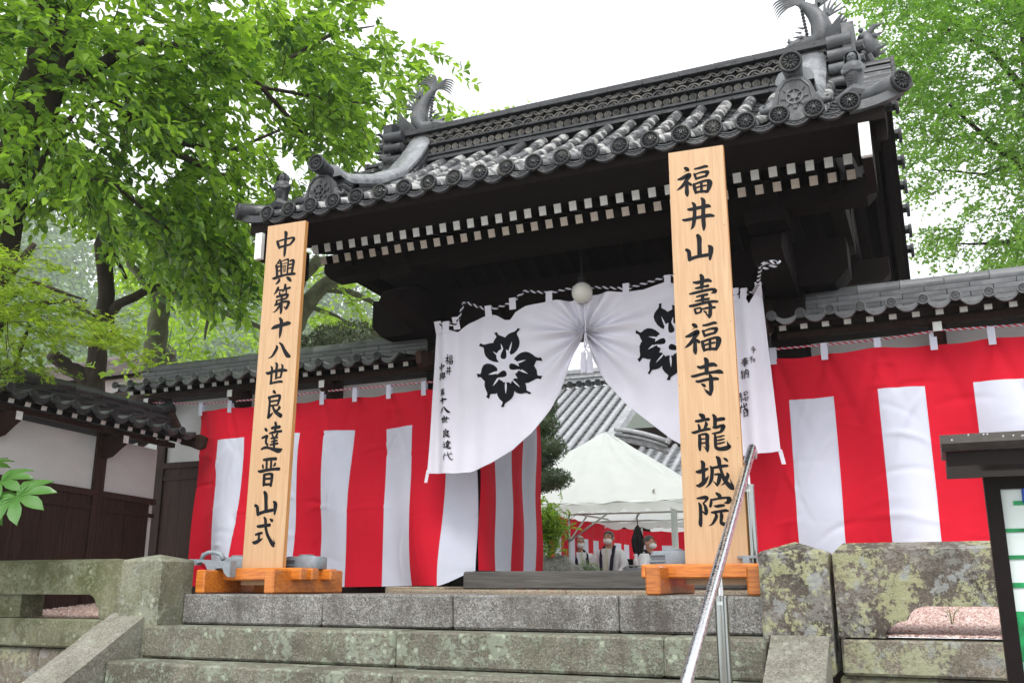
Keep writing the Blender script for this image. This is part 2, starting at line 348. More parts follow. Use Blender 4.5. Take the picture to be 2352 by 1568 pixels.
def eave_pan(wd=.16, h=.040, sag=.030, n=10):   # crescent end piece of a pan tile with a raised scroll
    b = B(); top = []; bot = []
    for k in range(n+1):
        u = -1+2*k/n; z = sag*(u*u-1); top.append((u*wd/2, z)); bot.append((u*wd/2, z-h*(1-.25*u*u)))
    poly = top+bot[::-1]; 
    for k in range(n):
        q = [top[k], top[k+1], bot[k+1], bot[k]]
        b.prism(q, lambda u, v, w: (u, w, v), .02)
    for k in range(n):                         # lips
        for (A, s) in ((top, -1), (bot, 1)):
            p, q = A[k], A[k+1]; b.prism([(p[0], p[1]), (q[0], q[1]), (q[0], q[1]+s*.007), (p[0], p[1]+s*.007)], lambda u, v, w: (u, w-.006, v), .006)
    for k in range(7):
        u = -.66+.22*k; b.ell((u*wd/2, -.002, sag*(u*u-1)-h*.5+(.004 if k % 2 else -.004)), (.009, .004, .005), 6, 4)
    return b
ME_epan = eave_pan().mesh('eave_pan_tile', [M_tile], False)

XS = [-4.39+.19883*i for i in range(22)]
front = [5.31+.205*i for i in range(8)]
for side in (0, 1):
    for x in XS:
        if side == 0:
            o = inst(ME_disc, 'eave_disc_tile', gate, TR(x, 5.300, zr(5.31)-.004, R(-6)+random.uniform(-.03, .03), 0, random.uniform(-.05, .05)))
        for k, y0 in enumerate(front):
            if side == 1 and k > 3: continue
            y = y0 if side == 0 else 14.30-y0
            a = sl(y0+.1); jz = random.uniform(-.003, .003)
            M = TR(x+random.uniform(-.002, .002), y0+.004, zr(y0)-.028+jz+k*.0008, a-.02) if side == 0 else Matrix.Translation((0, 14.30, 0)) @ Matrix.Scale(-1, 4, (0, 1, 0)) @ TR(x, y0+.004, zr(y0)-.028+jz, a-.02)
            if side == 1: M = Matrix.Translation((x, 14.30-y0, zr(y0)-.028)) @ Matrix.Rotation(math.pi, 4, 'Z') @ Matrix.Rotation(a-.02, 4, 'X')
            inst(ME_bar, 'barrel_tile', gate, M)
    for i in range(21):
        xm = (XS[i]+XS[i+1])/2
        if side == 0: inst(ME_epan, 'eave_pan_tile', gate, TR(xm, 5.305, zr(5.31)-.026, R(-8)))
        rows = 11 if side == 0 else 4
        for k in range(rows):
            y0 = 5.32+.152*k; a = sl(y0+.08)-.055
            if side == 0: inst(ME_pan, 'pan_tile', gate, TR(xm, y0, zr(y0)-.026, a))
# roof body (boards under the tiles) and undersides
b = B()
def slab(u, v):
    return (XC+(u-.5)*4.62, 5.36+v*3.58, zr(5.36+v*3.58)-.075)
b.grid(slab, 2, 24); b.grid(lambda u, v: (slab(1-u, v)[0], slab(u, v)[1], slab(u, v)[2]-.03), 2, 24)
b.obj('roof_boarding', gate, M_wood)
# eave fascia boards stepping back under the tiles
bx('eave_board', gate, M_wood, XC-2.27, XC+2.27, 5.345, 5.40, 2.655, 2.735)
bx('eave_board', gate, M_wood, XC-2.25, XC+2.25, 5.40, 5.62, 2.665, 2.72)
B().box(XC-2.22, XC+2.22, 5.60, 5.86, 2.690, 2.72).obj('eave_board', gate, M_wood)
# rafters, two rows, white painted ends
def rafter(yo, L, hw, hh, name='rafter'):
    b = B().box(-hw, hw, 0.003, L, -hh, hh, 0); return b.mesh(name, [M_wood])
ME_r1 = rafter(0, 2.1, .026, .033); ME_r2 = rafter(0, 1.9, .026, .031)
ME_e1 = B().box(-.026, .026, 0, .004, -.033, .033).mesh('rafter_end', [M_white]); ME_e2 = B().box(-.026, .026, 0, .004, -.031, .031).mesh('rafter_end', [M_cream])
for i in range(36):
    x = XC+.005-2.017+i*.11526
    for (me, mee, y, z, a, xo) in ((ME_r1, ME_e1, 5.82, 2.652, .30, 0), (ME_r2, ME_e2, 5.93, 2.592, .42, .006)):
        M = TR(x*1.0+xo, y, z, a, 0, 0); o = inst(me, 'rafter', gate, M); inst(mee, 'rafter_end', o, M)
for i in range(24):          # rafters behind the ridge, seen from below through the gate
    x = XC-2.0+i*.174; M = Matrix.Translation((x, 8.6, 2.62)) @ Matrix.Rotation(math.pi, 4, 'Z') @ Matrix.Rotation(.46, 4, 'X'); inst(ME_r2, 'rafter', gate, M)
# beams, posts and brackets
def beam(x0, x1, y0, y1, z0, z1, ch=.07, name='beam'):
    poly = [(x0, z1), (x0, z0+ch), (x0+ch, z0), (x1-ch, z0), (x1, z0+ch), (x1, z1)]
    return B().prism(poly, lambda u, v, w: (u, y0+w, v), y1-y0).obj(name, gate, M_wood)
beam(XC-2.08, XC+1.91, 6.80, 7.10, 2.16, 2.50, .10, 'lintel')
beam(XC-2.16, XC+2.16, 6.16, 6.34, 2.52, 2.66, .06, 'eave_purlin')
beam(XC-2.16, XC+2.16, 8.0, 8.18, 2.50, 2.70, .06, 'eave_purlin')
beam(XC-1.95, XC+1.95, 7.05, 7.25, 3.20, 3.45, .06, 'ridge_beam')
for s in (-1, 1):
    X = XC+s*1.45
    bx('main_post', gate, M_wood, X-.13, X+.13, 6.90, 7.14, .04, 2.16, .01)
    bx('rear_post', gate, M_wood, X-.11, X+.11, 8.15, 8.38, .04, 2.5, .01)
    bx('post_base_stone', gate, M_conc, X-.26, X+.26, 6.55, 7.2, -.05, .05, .01)
    # bracket arms carrying the eave purlin, stepped and scalloped towards the front
    prof = [(6.98, 2.50), (6.98, 2.78), (5.98, 2.80), (5.96, 2.66), (6.05, 2.60), (6.2, 2.55), (6.24, 2.50), (6.40, 2.44), (6.55, 2.42), (6.6, 2.36), (6.98, 2.34)]
    for q in (X-.02, X-s*1.0) if False else (X,):
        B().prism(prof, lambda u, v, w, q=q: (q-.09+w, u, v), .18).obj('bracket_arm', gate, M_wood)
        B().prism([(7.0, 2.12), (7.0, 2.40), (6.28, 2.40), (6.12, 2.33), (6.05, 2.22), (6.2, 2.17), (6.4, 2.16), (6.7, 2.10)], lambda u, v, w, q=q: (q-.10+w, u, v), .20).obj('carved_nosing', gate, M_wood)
        bx('bearing_block', gate, M_wood, q-.14, q+.14, 6.12, 6.38, 2.44, 2.53, .01)
    X2 = XC+s*1.9
    B().prism([(6.98, 2.50), (6.98, 2.70), (6.1, 2.72), (6.1, 2.60), (6.3, 2.52)], lambda u, v, w: (X2-.05+w, u, v), .10).obj('bracket_arm', gate, M_wood)
    # verge boards following the roof curve
    for (y0, y1, sg) in ((5.42, 7.15, 1), (8.90, 7.15, 1)):
        pts = [y0+(y1-y0)*k/10 for k in range(11)]
        poly = [(y, zr(y)-.09) for y in pts]+[(y, zr(y)-.09-.21) for y in pts[::-1]]
        for (xa, nm) in ((XC+s*2.24, 'verge_board'), (XC+s*2.14, 'inner_verge_board')):
            b = B(); n = 10
            for k in range(n):
                b.prism([(pts[k], zr(pts[k])-.09), (pts[k+1], zr(pts[k+1])-.09), (pts[k+1], zr(pts[k+1])-.28), (pts[k], zr(pts[k])-.28)], lambda u, v, w: (xa-.03+w, u, v), .06)
            b.obj(nm, gate, M_wood)
    bx('painted_verge_end', gate, M_white, XC+s*2.15-.030, XC+s*2.15+.030, 5.30, 5.335, 2.425, 2.63)
    bx('verge_end_block', gate, M_wood, XC+s*2.15-.028, XC+s*2.15+.028, 5.337, 5.9, 2.43, 2.66)
    bx('gable_strut', gate, M_wood, XC+s*1.9-.05, XC+s*1.9+.05, 7.05, 7.25, 2.5, 3.25)
# gable boards (dark) closing the ends under the roof
    poly = [(5.95, 2.72), (7.15, 3.42), (8.35, 2.72)]
    B().prism(poly, lambda u, v, w: (XC+s*1.93-.02+w, u, v), .03).obj('gable_panel', gate, M_wood)
bx('door_frame_lintel', gate, M_wood, XC-1.3, XC+1.3, 6.9, 7.02, 1.98, 2.155)
# open doors folded back inside the passage
for s in (-1, 1):
    bx('door_leaf', gate, M_wood, XC+s*1.22-.03, XC+s*1.22+.03, 7.02, 8.1, .12, 1.98)
# ---------------- verge tiles: barrels lying across the slope edge, each closed by a disc
ME_vbar = barrel(.21, .060, .056).mesh('verge_tile', [M_tile], True)
for s in (-1, 1):
    for sd_ in (0, 1):
        for k in range(8):
            y0 = 5.62+.205*k; y = y0 if sd_ == 0 else 14.30-y0; z = zr(y0)+.012
            xin = XC+s*2.13
            M = Matrix.Translation((xin, y, z)) @ Matrix.Rotation(-s*math.pi/2, 4, 'Z')
            inst(ME_vbar, 'verge_tile', gate, M)
            inst(ME_disc, 'verge_disc_tile', gate, Matrix.Translation((xin+s*.222, y, z+.005)) @ Matrix.Rotation(s*math.pi/2, 4, 'Z'))
    # corner tile: big round end turned outwards at 45 degrees
    b = B(); c0 = Vector((XC+s*2.08, 5.62, 2.93)); c1 = Vector((XC+s*2.22, 5.45, 2.865)); c2 = Vector((XC+s*2.37, 5.31, 2.845))
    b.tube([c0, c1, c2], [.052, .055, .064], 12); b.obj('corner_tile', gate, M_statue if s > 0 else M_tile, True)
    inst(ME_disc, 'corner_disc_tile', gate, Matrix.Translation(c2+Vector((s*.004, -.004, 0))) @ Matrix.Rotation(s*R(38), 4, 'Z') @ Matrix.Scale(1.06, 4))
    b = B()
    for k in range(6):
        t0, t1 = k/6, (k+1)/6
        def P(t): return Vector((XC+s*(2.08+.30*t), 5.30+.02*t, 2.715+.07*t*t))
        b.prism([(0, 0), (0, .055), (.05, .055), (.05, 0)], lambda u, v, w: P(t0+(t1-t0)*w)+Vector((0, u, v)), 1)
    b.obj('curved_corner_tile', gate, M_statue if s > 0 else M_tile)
# ---------------- main ridge: courses of flat tiles, lattice of interlocking rings, row of discs
RX0, RX1 = XC-2.04, XC+2.04
def course(z0, z1, y, ty, L=.29, off=0.0, mat=M_ridge, name='ridge_course_tile', both=True):
    x = RX0-off*L; k = 0
    me = B().box(.0015, L-.0015, 0, ty, 0, z1-z0, 0, .003).mesh(name, [mat])
    while x < RX1-.02:
        if x > RX0-.3:
            xx = max(x, RX0); wd = min(x+L, RX1)-xx
            if wd > .03: inst(me, name, gate, TR(xx, y+random.uniform(-.002, .002), z0, 0, 0, 0, (wd/L, 1, 1)))
        x += L
zc = [(3.826, 3.852, 6.93), (3.855, 3.878, 6.955), (3.881, 3.905, 6.94)]
for i, (a, c_, y) in enumerate(zc): course(a, c_, y, .43, .29, .5*(i % 2))
course(4.000, 4.012, 6.955, .40, .29, .3); course(4.014, 4.024, 6.965, .38, .29, .8)
course(4.146, 4.168, 6.955, .40, .31, .1); course(4.171, 4.192, 6.97, .37, .31, .6); course(4.195, 4.218, 6.985, .34, .31, .2)
bx('ridge_core', gate, M_tile, RX0+.01, RX1-.01, 7.035, 7.27, 3.66, 4.20)
x = RX0+.07
while x < RX1-.05:                                # row of small discs in the ridge
    inst(ME_disc_s, 'ridge_disc_tile', gate, TR(x, 6.985, 3.953, 0, random.uniform(0, 1), random.uniform(-.04, .04))); x += .0735
# lattice: half rings, two rows interlocking
def half_ring(r, w, d, n=9):
    b = B(); vs = []
    for k in range(n+1):
        a = math.pi*(.03+.94*k/n)
        for (rr, yy) in ((r, 0), (r-w, 0), (r-w, d), (r, d)): vs.append((rr*math.cos(a), yy, rr*math.sin(a)))
    fs = []
    for k in range(n):
        for q in range(4): fs.append((k*4+q, k*4+(q+1) % 4, (k+1)*4+(q+1) % 4, (k+1)*4+q))
    fs += [(3, 2, 1, 0), (n*4, n*4+1, n*4+2, n*4+3)]
    return b.add(vs, fs)
ME_ring = half_ring(.056, .012, .035).mesh('ring_tile', [M_ring], False)
x = RX0+.05; k = 0
while x < RX1-.04:
    dy = .005*(k % 2); h = .0495
    inst(ME_ring, 'ring_tile', gate, TR(x, 6.985+dy, 4.088, s=(1, 1, .84))); inst(ME_ring, 'ring_tile', gate, TR(x+h, 6.990-dy, 4.136, 0, math.pi, 0, (1, 1, .84)))
    inst(ME_ring, 'ring_tile', gate, TR(x+h, 6.987-dy, 4.030, s=(1, 1, .84))); inst(ME_ring, 'ring_tile', gate, TR(x, 6.992+dy, 4.078, 0, math.pi, 0, (1, 1, .84)))
    x += 2*h; k += 1
# ridge cap tiles
ME_cap = B()
_p = [(-.10, 0), (-.09, .028), (-.05, .048), (0, .055), (.05, .048), (.09, .028), (.10, 0)]
ME_cap.prism(_p, lambda u, v, w: (w, u, v), .30); ME_cap = ME_cap.mesh('ridge_cap_tile', [M_ridge])
x = RX0+.02
while x < RX1-.2: inst(ME_cap, 'ridge_cap_tile', gate, TR(x, 7.15, 4.219)); x += .302
# ridge ends: plates, side scrolls and ogre mask
for s in (-1, 1):
    X = XC+s*2.06
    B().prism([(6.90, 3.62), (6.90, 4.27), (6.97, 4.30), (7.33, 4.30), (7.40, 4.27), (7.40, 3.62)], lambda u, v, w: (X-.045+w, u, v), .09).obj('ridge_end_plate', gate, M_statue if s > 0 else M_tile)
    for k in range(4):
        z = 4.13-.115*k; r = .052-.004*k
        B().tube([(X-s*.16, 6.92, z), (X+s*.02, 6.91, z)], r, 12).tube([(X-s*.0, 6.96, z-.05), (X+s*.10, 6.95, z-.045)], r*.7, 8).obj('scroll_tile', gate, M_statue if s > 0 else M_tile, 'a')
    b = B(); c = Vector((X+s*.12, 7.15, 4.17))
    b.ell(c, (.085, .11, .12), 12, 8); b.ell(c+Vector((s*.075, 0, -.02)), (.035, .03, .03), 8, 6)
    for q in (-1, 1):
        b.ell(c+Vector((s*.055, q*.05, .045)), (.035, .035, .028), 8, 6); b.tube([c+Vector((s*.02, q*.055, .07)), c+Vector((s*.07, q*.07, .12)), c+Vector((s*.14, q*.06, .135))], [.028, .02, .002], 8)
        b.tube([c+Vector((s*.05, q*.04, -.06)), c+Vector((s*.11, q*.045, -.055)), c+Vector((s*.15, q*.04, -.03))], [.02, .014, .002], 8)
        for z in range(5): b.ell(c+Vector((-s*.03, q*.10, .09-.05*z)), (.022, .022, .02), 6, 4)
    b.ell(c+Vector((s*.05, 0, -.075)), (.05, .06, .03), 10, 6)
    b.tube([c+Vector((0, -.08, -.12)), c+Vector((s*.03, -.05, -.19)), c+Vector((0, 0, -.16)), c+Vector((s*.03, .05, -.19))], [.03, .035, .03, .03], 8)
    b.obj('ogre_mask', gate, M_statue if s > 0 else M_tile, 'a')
# ---------------- descending ridges with big round end, crest plate
KP = [(5.545, 3.18), (5.60, 3.17), (5.70, 3.165), (5.78, 3.175), (5.96, 3.245), (6.2, 3.345), (6.57, 3.57), (6.80, 3.81), (6.93, 3.975), (7.02, 4.10)]
def kz(y):
    for (a, za), (c, zb) in zip(KP, KP[1:]):
        if y <= c: return za+(zb-za)*(y-a)/(c-a)
    return KP[-1][1]
for s in (-1, 1):
    X = XC+s*1.765; mt = M_silver
    ys = [5.60+.178*k for k in range(9)]
    for y0, y1 in zip(ys, ys[1:]):
        b = B(); sec = [(-.115, -.035), (-.116, .0), (-.095, .042), (-.05, .064), (0, .070), (.05, .064), (.095, .042), (.116, .0), (.115, -.035)]
        m = 4; vs = []
        for j in range(m+1):
            y = y0+(y1-y0)*j/m-.001; sc = 1.018 if j == 0 else 1
            vs += [(X+u*sc, y, kz(y)+v*sc) for u, v in sec]
        n = len(sec); fs = [(j*n+k, j*n+k+1, (j+1)*n+k+1, (j+1)*n+k) for j in range(m) for k in range(n-1)]+[tuple(range(n))]
        b.add(vs, fs).obj('ridge_cap_tile', gate, mt, 'a')
    for lay in range(4):
        dz0 = -.036-.030*lay; wd = .112+.006*lay-(.014 if lay % 2 else 0); y = 5.66+.0*lay; k = 0
        while y < 7.0:
            y2 = min(y+.21, 7.02); 
            def P(u, v, w, y=y, y2=y2): yy = y+(y2-y-.003)*w; return (X+u, yy, kz(yy)+v)
            b = B()
            for j in range(3):
                b.prism([(-wd, dz0-.026), (-wd, dz0), (wd, dz0), (wd, dz0-.026)], lambda u, v, w, j=j, P=P: P(u, v, (j+w)/3), 1)
            b.obj('ridge_course_tile', gate, M_statue if lay % 2 else M_ridge); y = y2-.0 if k else y+.12; k += 1
    b = B(); n = 12                                            # base body of the descending ridge
    for j in range(n):
        y, y2 = 5.68+(1.34)*j/n, 5.68+(1.34)*(j+1)/n
        b.prism([(-.105, 0), (-.105, 1), (.105, 1), (.105, 0)], lambda u, v, w: (X+u, y+(y2-y)*w, (zr(y+(y2-y)*w)-.03)*(1-v)+v*(kz(y+(y2-y)*w)-.155)), 1)
    b.obj('ridge_base', gate, M_tile)
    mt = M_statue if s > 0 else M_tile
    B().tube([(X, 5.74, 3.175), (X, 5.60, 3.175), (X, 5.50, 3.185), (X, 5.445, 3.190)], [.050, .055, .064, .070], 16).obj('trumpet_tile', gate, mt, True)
    inst(ME_disc, 'ridge_end_disc', gate, TR(X, 5.440, 3.190, 0, 0, 0, 1.14))
    # crest plate under the round end: arched plate with cloud feet and a wheel crest
    pl = [(-.135, 2.83), (-.14, 2.93), (-.12, 3.01), (-.10, 3.07), (-.06, 3.11), (0, 3.12), (.06, 3.11), (.10, 3.07), (.12, 3.01), (.14, 2.93), (.135, 2.83)]
    o = B().prism(pl, lambda u, v, w: (X+u, 5.50+w, v), .07).obj('crest_plate', gate, mt)
    b = B()
    for k in range(8):
        a = 2*math.pi*k/8; b.box(-.012, .012, -.008, .0, .045, .083, 0, 0, TR(X, 5.50, 2.985, 0, a, 0))
    T = TR(X, 5.50, 2.985, R(90)); b.lathe([(.056, .0), (.056, .012), (.044, .012), (.044, .0)], 20, T); b.lathe([(.022, 0), (.022, .014), (.0005, .014)], 10, T)
    for k in range(6): b.box(-.005, .005, -.010, 0, .02, .046, 0, 0, TR(X, 5.50, 2.985, 0, 2*math.pi*k/6, 0))
    arch = [(-.10, 2.86), (-.105, 2.96), (-.09, 3.04), (-.05, 3.09), (0, 3.10), (.05, 3.09), (.09, 3.04), (.105, 2.96), (.10, 2.86)]
    b.tube([(X+u, 5.497, v) for u, v in arch], .006, 5); b.obj('wheel_crest', o, mt)
    for q in (-1, 1):
        B().tube([(X+q*.125, 5.53, 2.98), (X+q*.165, 5.52, 2.93), (X+q*.205, 5.52, 2.932), (X+q*.21, 5.52, 2.958), (X+q*.19, 5.52, 2.965), (X+q*.185, 5.52, 2.950)], [.028, .030, .021, .014, .011, .007], 8).obj('cloud_scroll', o, mt, True)
    # hooded figure beside it
    fx = XC+s*2.12; fy = 5.50; fz = 2.945
    b = B(); T = TR(fx, fy, fz, R(4) if s > 0 else 0, 0, s*R(-8))
    b.lathe([(.052, -.03), (.05, 0), (.045, .03), (.052, .08), (.066, .12), (.064, .15), (.045, .175), (.02, .18)], 14, T)
    b.ell((0, -.002, .205), (.034, .036, .040), 12, 8, 0, T)
    b.lathe([(.047, .165), (.050, .19), (.046, .222), (.03, .245), (.001, .252)], 12, T, 0, R(-35), R(215))
    for q in (-1, 1):
        b.tube([T @ Vector((q*.058, .0, .14)), T @ Vector((q*.05, -.045, .105)), T @ Vector((-q*.01, -.058, .115))], [.016, .016, .012], 8)
        b.ell((q*.012, -.036, .212), (.006, .004, .004), 6, 4, 0, T)
    b.ell((0, -.04, .203), (.006, .008, .010), 6, 4, 0, T)
    for k in range(5): b.tube([T @ Vector((.04-.004*k, -.045, .105-.016*k)), T @ Vector((0, -.058+.002*k, .075-.016*k)), T @ Vector((-.035, -.045, .09-.018*k))], .004, 5)
    b.tube([T @ Vector((-.11, .0, -.045)), T @ Vector((0, -.03, -.02)), T @ Vector((.12, 0, -.05))], [.03, .05, .02], 8)
    b.obj('hooded_figure', gate, mt, 'a')
# ---------------- fish finials, heads inwards, tails in the air
def fish(s):
    cx = XC+s*1.80; b = B()
    def P(x, z, y=0): return Vector((cx-s*x, 7.15+y, 4.21+z))          # x points to the gate centre
    body = [P(.10, .09), P(.0, .08), P(-.05, .13), P(-.06, .20), P(-.045, .28), P(-.01, .35), P(.035, .415), P(.085, .465)]
    b.tube(body, [.055, .082, .096, .096, .082, .066, .050, .033], 16, flat=.9)
    b.tube([P(.06, .11), P(.14, .10), P(.20, .085), P(.27, .06)], [.06, .05, .038, .014], 8)
    b.tube([P(.04, .05), P(.14, .04), P(.24, .035)], [.045, .034, .02], 8); b.tube([P(.17, .12), P(.205, .15), P(.20, .18)], [.024, .016, .004], 6)
    for k in range(10):
        t = k/9; b.ell(P(.055+.03*t, .15+.28*t), (.016, .03, .014), 6, 4)
    for k in range(6):                                   # tail, two lobes of curved blades
        f = (k-2.5)/2.1
        b.tube([P(.085, .455+.006*f), P(.14+.01*f, .505+.022*f), P(.21+.012*f, .510+.040*f), P(.27+.015*f, .475+.048*f), P(.305+.012*f, .430+.052*f)], [.016, .011, .010, .008, .002], 6)
        b.tube([P(.08+.006*f, .46), P(.085+.028*f, .53+.01*f), P(.06+.040*f, .585+.022*f), P(.005+.046*f, .610+.030*f), P(-.055+.05*f, .600+.040*f)], [.016, .011, .010, .008, .002], 6)
    for (x, z, a0, L) in ((-.10, .30, 3.0, .12), (-.05, .41, 2.8, .11)):
        b.ell(P(x+.035, z-.01), (.04, .035, .04), 8, 6)
        for k in range(5):
            a = a0-.42*k; pts = [P(x+math.cos(a)*L*t-.035*t*t, z+math.sin(a)*L*t+.035*t) for t in (0, .3, .6, .85, 1)]
            b.tube(pts, [.013, .013, .010, .007, .002], 6)
    for q in (-1, 1):
        for k in range(7):
            a = 2.30+.13*k; L = .27-.010*k
            pts = [P(-.05+math.cos(a)*L*t, .04+math.sin(a)*L*t*.95, q*(.085+.02*t)) for t in (0, .35, .7, 1)]
            b.tube(pts, [.015, .020, .022, .012], 5, flat=.7)
        b.ell(P(.10, .135, q*.05), (.018, .014, .018), 8, 6)
    for k in range(5): b.tube([P(.08+.02*k, .24-.035*k, .0), P(.13+.02*k, .26-.04*k)], [.012, .003], 5)
    b.box(-.18, .20, -.08, .08, -.005, .035, 0, .004, TR(cx-s*.02, 7.15, 4.225))
    o = b.obj('fish_finial', gate, M_statue, 'a')
fish(-1); fish(1)
# ============================================================ TILED WALLS
def wave_tile(wd=.195, L=.16, n=9):              # S-shaped tile with a crescent face in front
    b = B(); vs = []
    def zz(u): return .020*math.cos(2*math.pi*u)-.012+.012*math.cos(4*math.pi*u)*.3     # u 0..1, crest at 0 and 1
    for y in (0, L):
        for dz in (0, -.012):
            for k in range(n+1): u = k/n; vs.append((u*wd, y, zz(u)+dz))
    m = n+1; fs = []
    for k in range(n): fs += [(k, k+1, 2*m+k+1, 2*m+k), (m+k+1, m+k, 3*m+k, 3*m+k+1), (m+k, m+k+1, k+1, k)]
    b.add(vs, fs); return b
def wave_face(wd=.195, n=10):
    b = B()
    def zz(u): return .020*math.cos(2*math.pi*u)-.012+.0036*math.cos(4*math.pi*u)
    for k in range(n):
        u0, u1 = k/n, (k+1)/n; h0 = .014+.026*math.sin(math.pi*u0)**.7; h1 = .014+.026*math.sin(math.pi*u1)**.7
        b.prism([(u0*wd, zz(u0)), (u1*wd, zz(u1)), (u1*wd, zz(u1)-h1), (u0*wd, zz(u0)-h0)], lambda u, v, w: (u, -.006+w, v), .03)
    for k in range(5): b.ell(((.3+.1*k)*wd, -.007, zz(.3+.1*k)-.022+(.003 if k % 2 else -.003)), (.008, .003, .004), 6, 4)
    return b
WT = {}
def wall(name, label, x0, x1, M, mat, z_r=2.14, posts=(), z_floor=0.0, dark_low=None, end0=False, end1=False, brk=(), dz=0.0, droop=0.0):
    """local frame: x along the wall, -y to the front, eave discs at y=-.45 (wall face at y=0)"""
    o = M.to_translation(); rz = M.to_euler().z
    r = bpy.data.objects.new(name, None); link(r, None, M @ Matrix.Translation(((x0+x1)/2, 0, 0))); tag(r, label, 'wall', None); r.empty_display_size = .1
    def MM(x, y, z, rx=0, rzz=0, s=1, ry=0): return M @ TR(x, y, z, rx, ry, rzz, s)
    key = mat.name
    if key not in WT: WT[key] = (wave_tile().mesh('wave_tile', [mat]), wave_face().mesh('eave_face_tile', [mat]), disc_mesh(.036, .02).mesh('wall_disc_tile', [mat], True), B().tube([(0, 0, 0), (.01, 0, 0), (.285, 0, 0)], [.066, .062, .060], 12).mesh('ridge_cap_tile', [mat], 'a'), B().box(.0015, .2885, 0, .26, 0, .035, 0, .003).mesh('ridge_course_tile', [mat]), B().box(-.024, .024, .003, .5, -.028, .028).mesh('rafter', [M_wood]), B().box(-.024, .024, 0, .003, -.028, .028).mesh('rafter_end', [M_white if dark_low != 'r' else M_cream]))
    wt, wf, wd_, cap, crs, raf, rend = WT[key]
    L = x1-x0; z_r = z_r+.03; ze = z_r-.283
    zx = lambda x: -droop*(x-x0)
    n = int(L/.1975)
    for i in range(n):
        x = x0+.01+i*.1975
        inst(wf, 'eave_face_tile', r, MM(x, -.452, ze+zx(x)+.012, 0)); inst(wd_, 'wall_disc_tile', r, MM(x, -.474, ze+zx(x)+.010, 0, 0))
        for k in range(3): inst(wt, 'wave_tile', r, MM(x, -.445+.115*k, ze+.016+.016*k+zx(x), R(5)))
    for k, (z, yy) in enumerate(((-.232, -.137), (-.194, -.127), (-.156, -.117), (-.118, -.107))):
        x = x0-.145*(k % 2)
        while x < x1-.02:
            xx = max(x, x0); wdt = min(x+.29, x1)-xx
            if wdt > .02: inst(crs, 'ridge_course_tile', r, MM(xx, yy+random.uniform(-.002, .002), z_r+z+zx(xx), 0, 0, (wdt/.29, -yy/.13, 1)))
            x += .29
    x = x0
    while x < x1-.05:
        inst(cap, 'ridge_cap_tile', r, MM(x, 0, z_r-.045+zx(x), 0, 0, (min(1, (x1-x)/.29), 1, 1))); x += .288
    # roof body, eave board, rafters
    b = B(); S = lambda p: M @ Vector(p)
    zl = -droop*L
    def pr(poly, a, c, mt, nm, lab=None):
        bb = B(); bb.prism(poly, lambda u, v, w: S((a+(c-a)*w, u, v+(-droop*(a+(c-a)*w-x0)))), 1); return bb.obj(nm, r, mt, False, lab)
    pr([(-.40, ze-.015), (-.10, z_r-.235), (.10, z_r-.235), (.40, ze-.015), (.40, ze-.035), (0, z_r-.26), (-.40, ze-.035)], x0, x1, M_wood, 'roof_boarding')
    pr([(-.425, ze-.045), (-.425, ze-.018), (-.38, ze-.012), (-.38, ze-.045)], x0, x1, M_wood, 'eave_board')
    i = 0; x = x0+.06
    while x < x1-.03:
        o_ = inst(raf, 'rafter', r, MM(x, -.315, ze-.036+zx(x), R(13))); inst(rend, 'rafter_end', o_, MM(x, -.315, ze-.036+zx(x), R(13))); x += .1476
    pr([(-.19, ze-.092), (-.19, ze-.05), (-.13, ze-.04), (-.13, ze-.092)], x0, x1, M_woodb, 'eave_beam')
    for px in brk:
        pr([(-.26, ze-.10), (-.26, ze-.165), (-.20, ze-.20), (-.10, ze-.27), (-.0, ze-.29), (0, ze-.10)], px-.028, px+.028, M_woodb, 'bracket')
        pr([(-.264, ze-.165), (-.264, ze-.10), (-.26, ze-.10), (-.26, ze-.165)], px-.028, px+.028, M_white, 'bracket_end')
    pr([(.02, z_floor), (.02, ze-.10), (.12, ze-.10), (.12, z_floor)], x0+.0, x1, M_plaster, 'plaster_panel')
    for px in posts: pr([(-.015, z_floor), (-.015, ze-.06), (.02, ze-.06), (.02, z_floor)], px-.055, px+.055, M_woodb, 'post')
    if dark_low:
        z = z_floor+.0; zt = dark_low if isinstance(dark_low, float) else .86
        edges = [x0]+[p for p in posts]+[x1]
        for a, c in zip(edges, edges[1:]):
            a2, c2 = a+.055, c-.055; nb = max(1, round((c2-a2)/.24)) if c2 > a2 else 0
            for q in range(nb):
                u0, u1 = a2+(c2-a2)*q/nb, a2+(c2-a2)*(q+1)/nb
                pr([(.003, z), (.003, zt-.05), (.02, zt-.05), (.02, z)], u0+.002, u1-.002, M_woodb, 'dado_board')
        pr([(-.02, zt-.055), (-.02, zt), (.02, zt), (.02, zt-.055)], x0, x1, M_woodb, 'dado_rail'); pr([(-.012, zt-.17), (-.012, zt-.135), (.004, zt-.135), (.004, zt-.17)], x0, x1, M_woodb, 'dado_rail')
    for (fl, xe, sg) in ((end0, x0, -1), (end1, x1, 1)):
        if not fl: continue
        # curved gable board closing the roof end
        poly = [(-.52, ze-.01), (-.50, ze-.10), (-.44, ze-.12), (-.36, ze-.09), (-.24, ze-.06), (-.12, z_r-.26), (0, z_r-.20), (.12, z_r-.26), (.3, ze-.06), (.3, ze+.04), (.1, z_r-.06), (.05, z_r+.02), (-.06, z_r+.02), (-.12, z_r-.07), (-.22, ze+.07), (-.34, ze+.02), (-.46, ze+.02)]
        a, c = sorted((xe+sg*.02, xe+sg*.07)); pr(poly, a, c, M_woodb, 'gable_board')
        B().tube([S((xe-.06, 0, z_r-.02+(zl if sg > 0 else 0))), S((xe+sg*.08, 0, z_r+.01+(zl if sg > 0 else 0)))], [.06, .085], 12).obj('ridge_end_tile', r, mat, 'a')
    return r
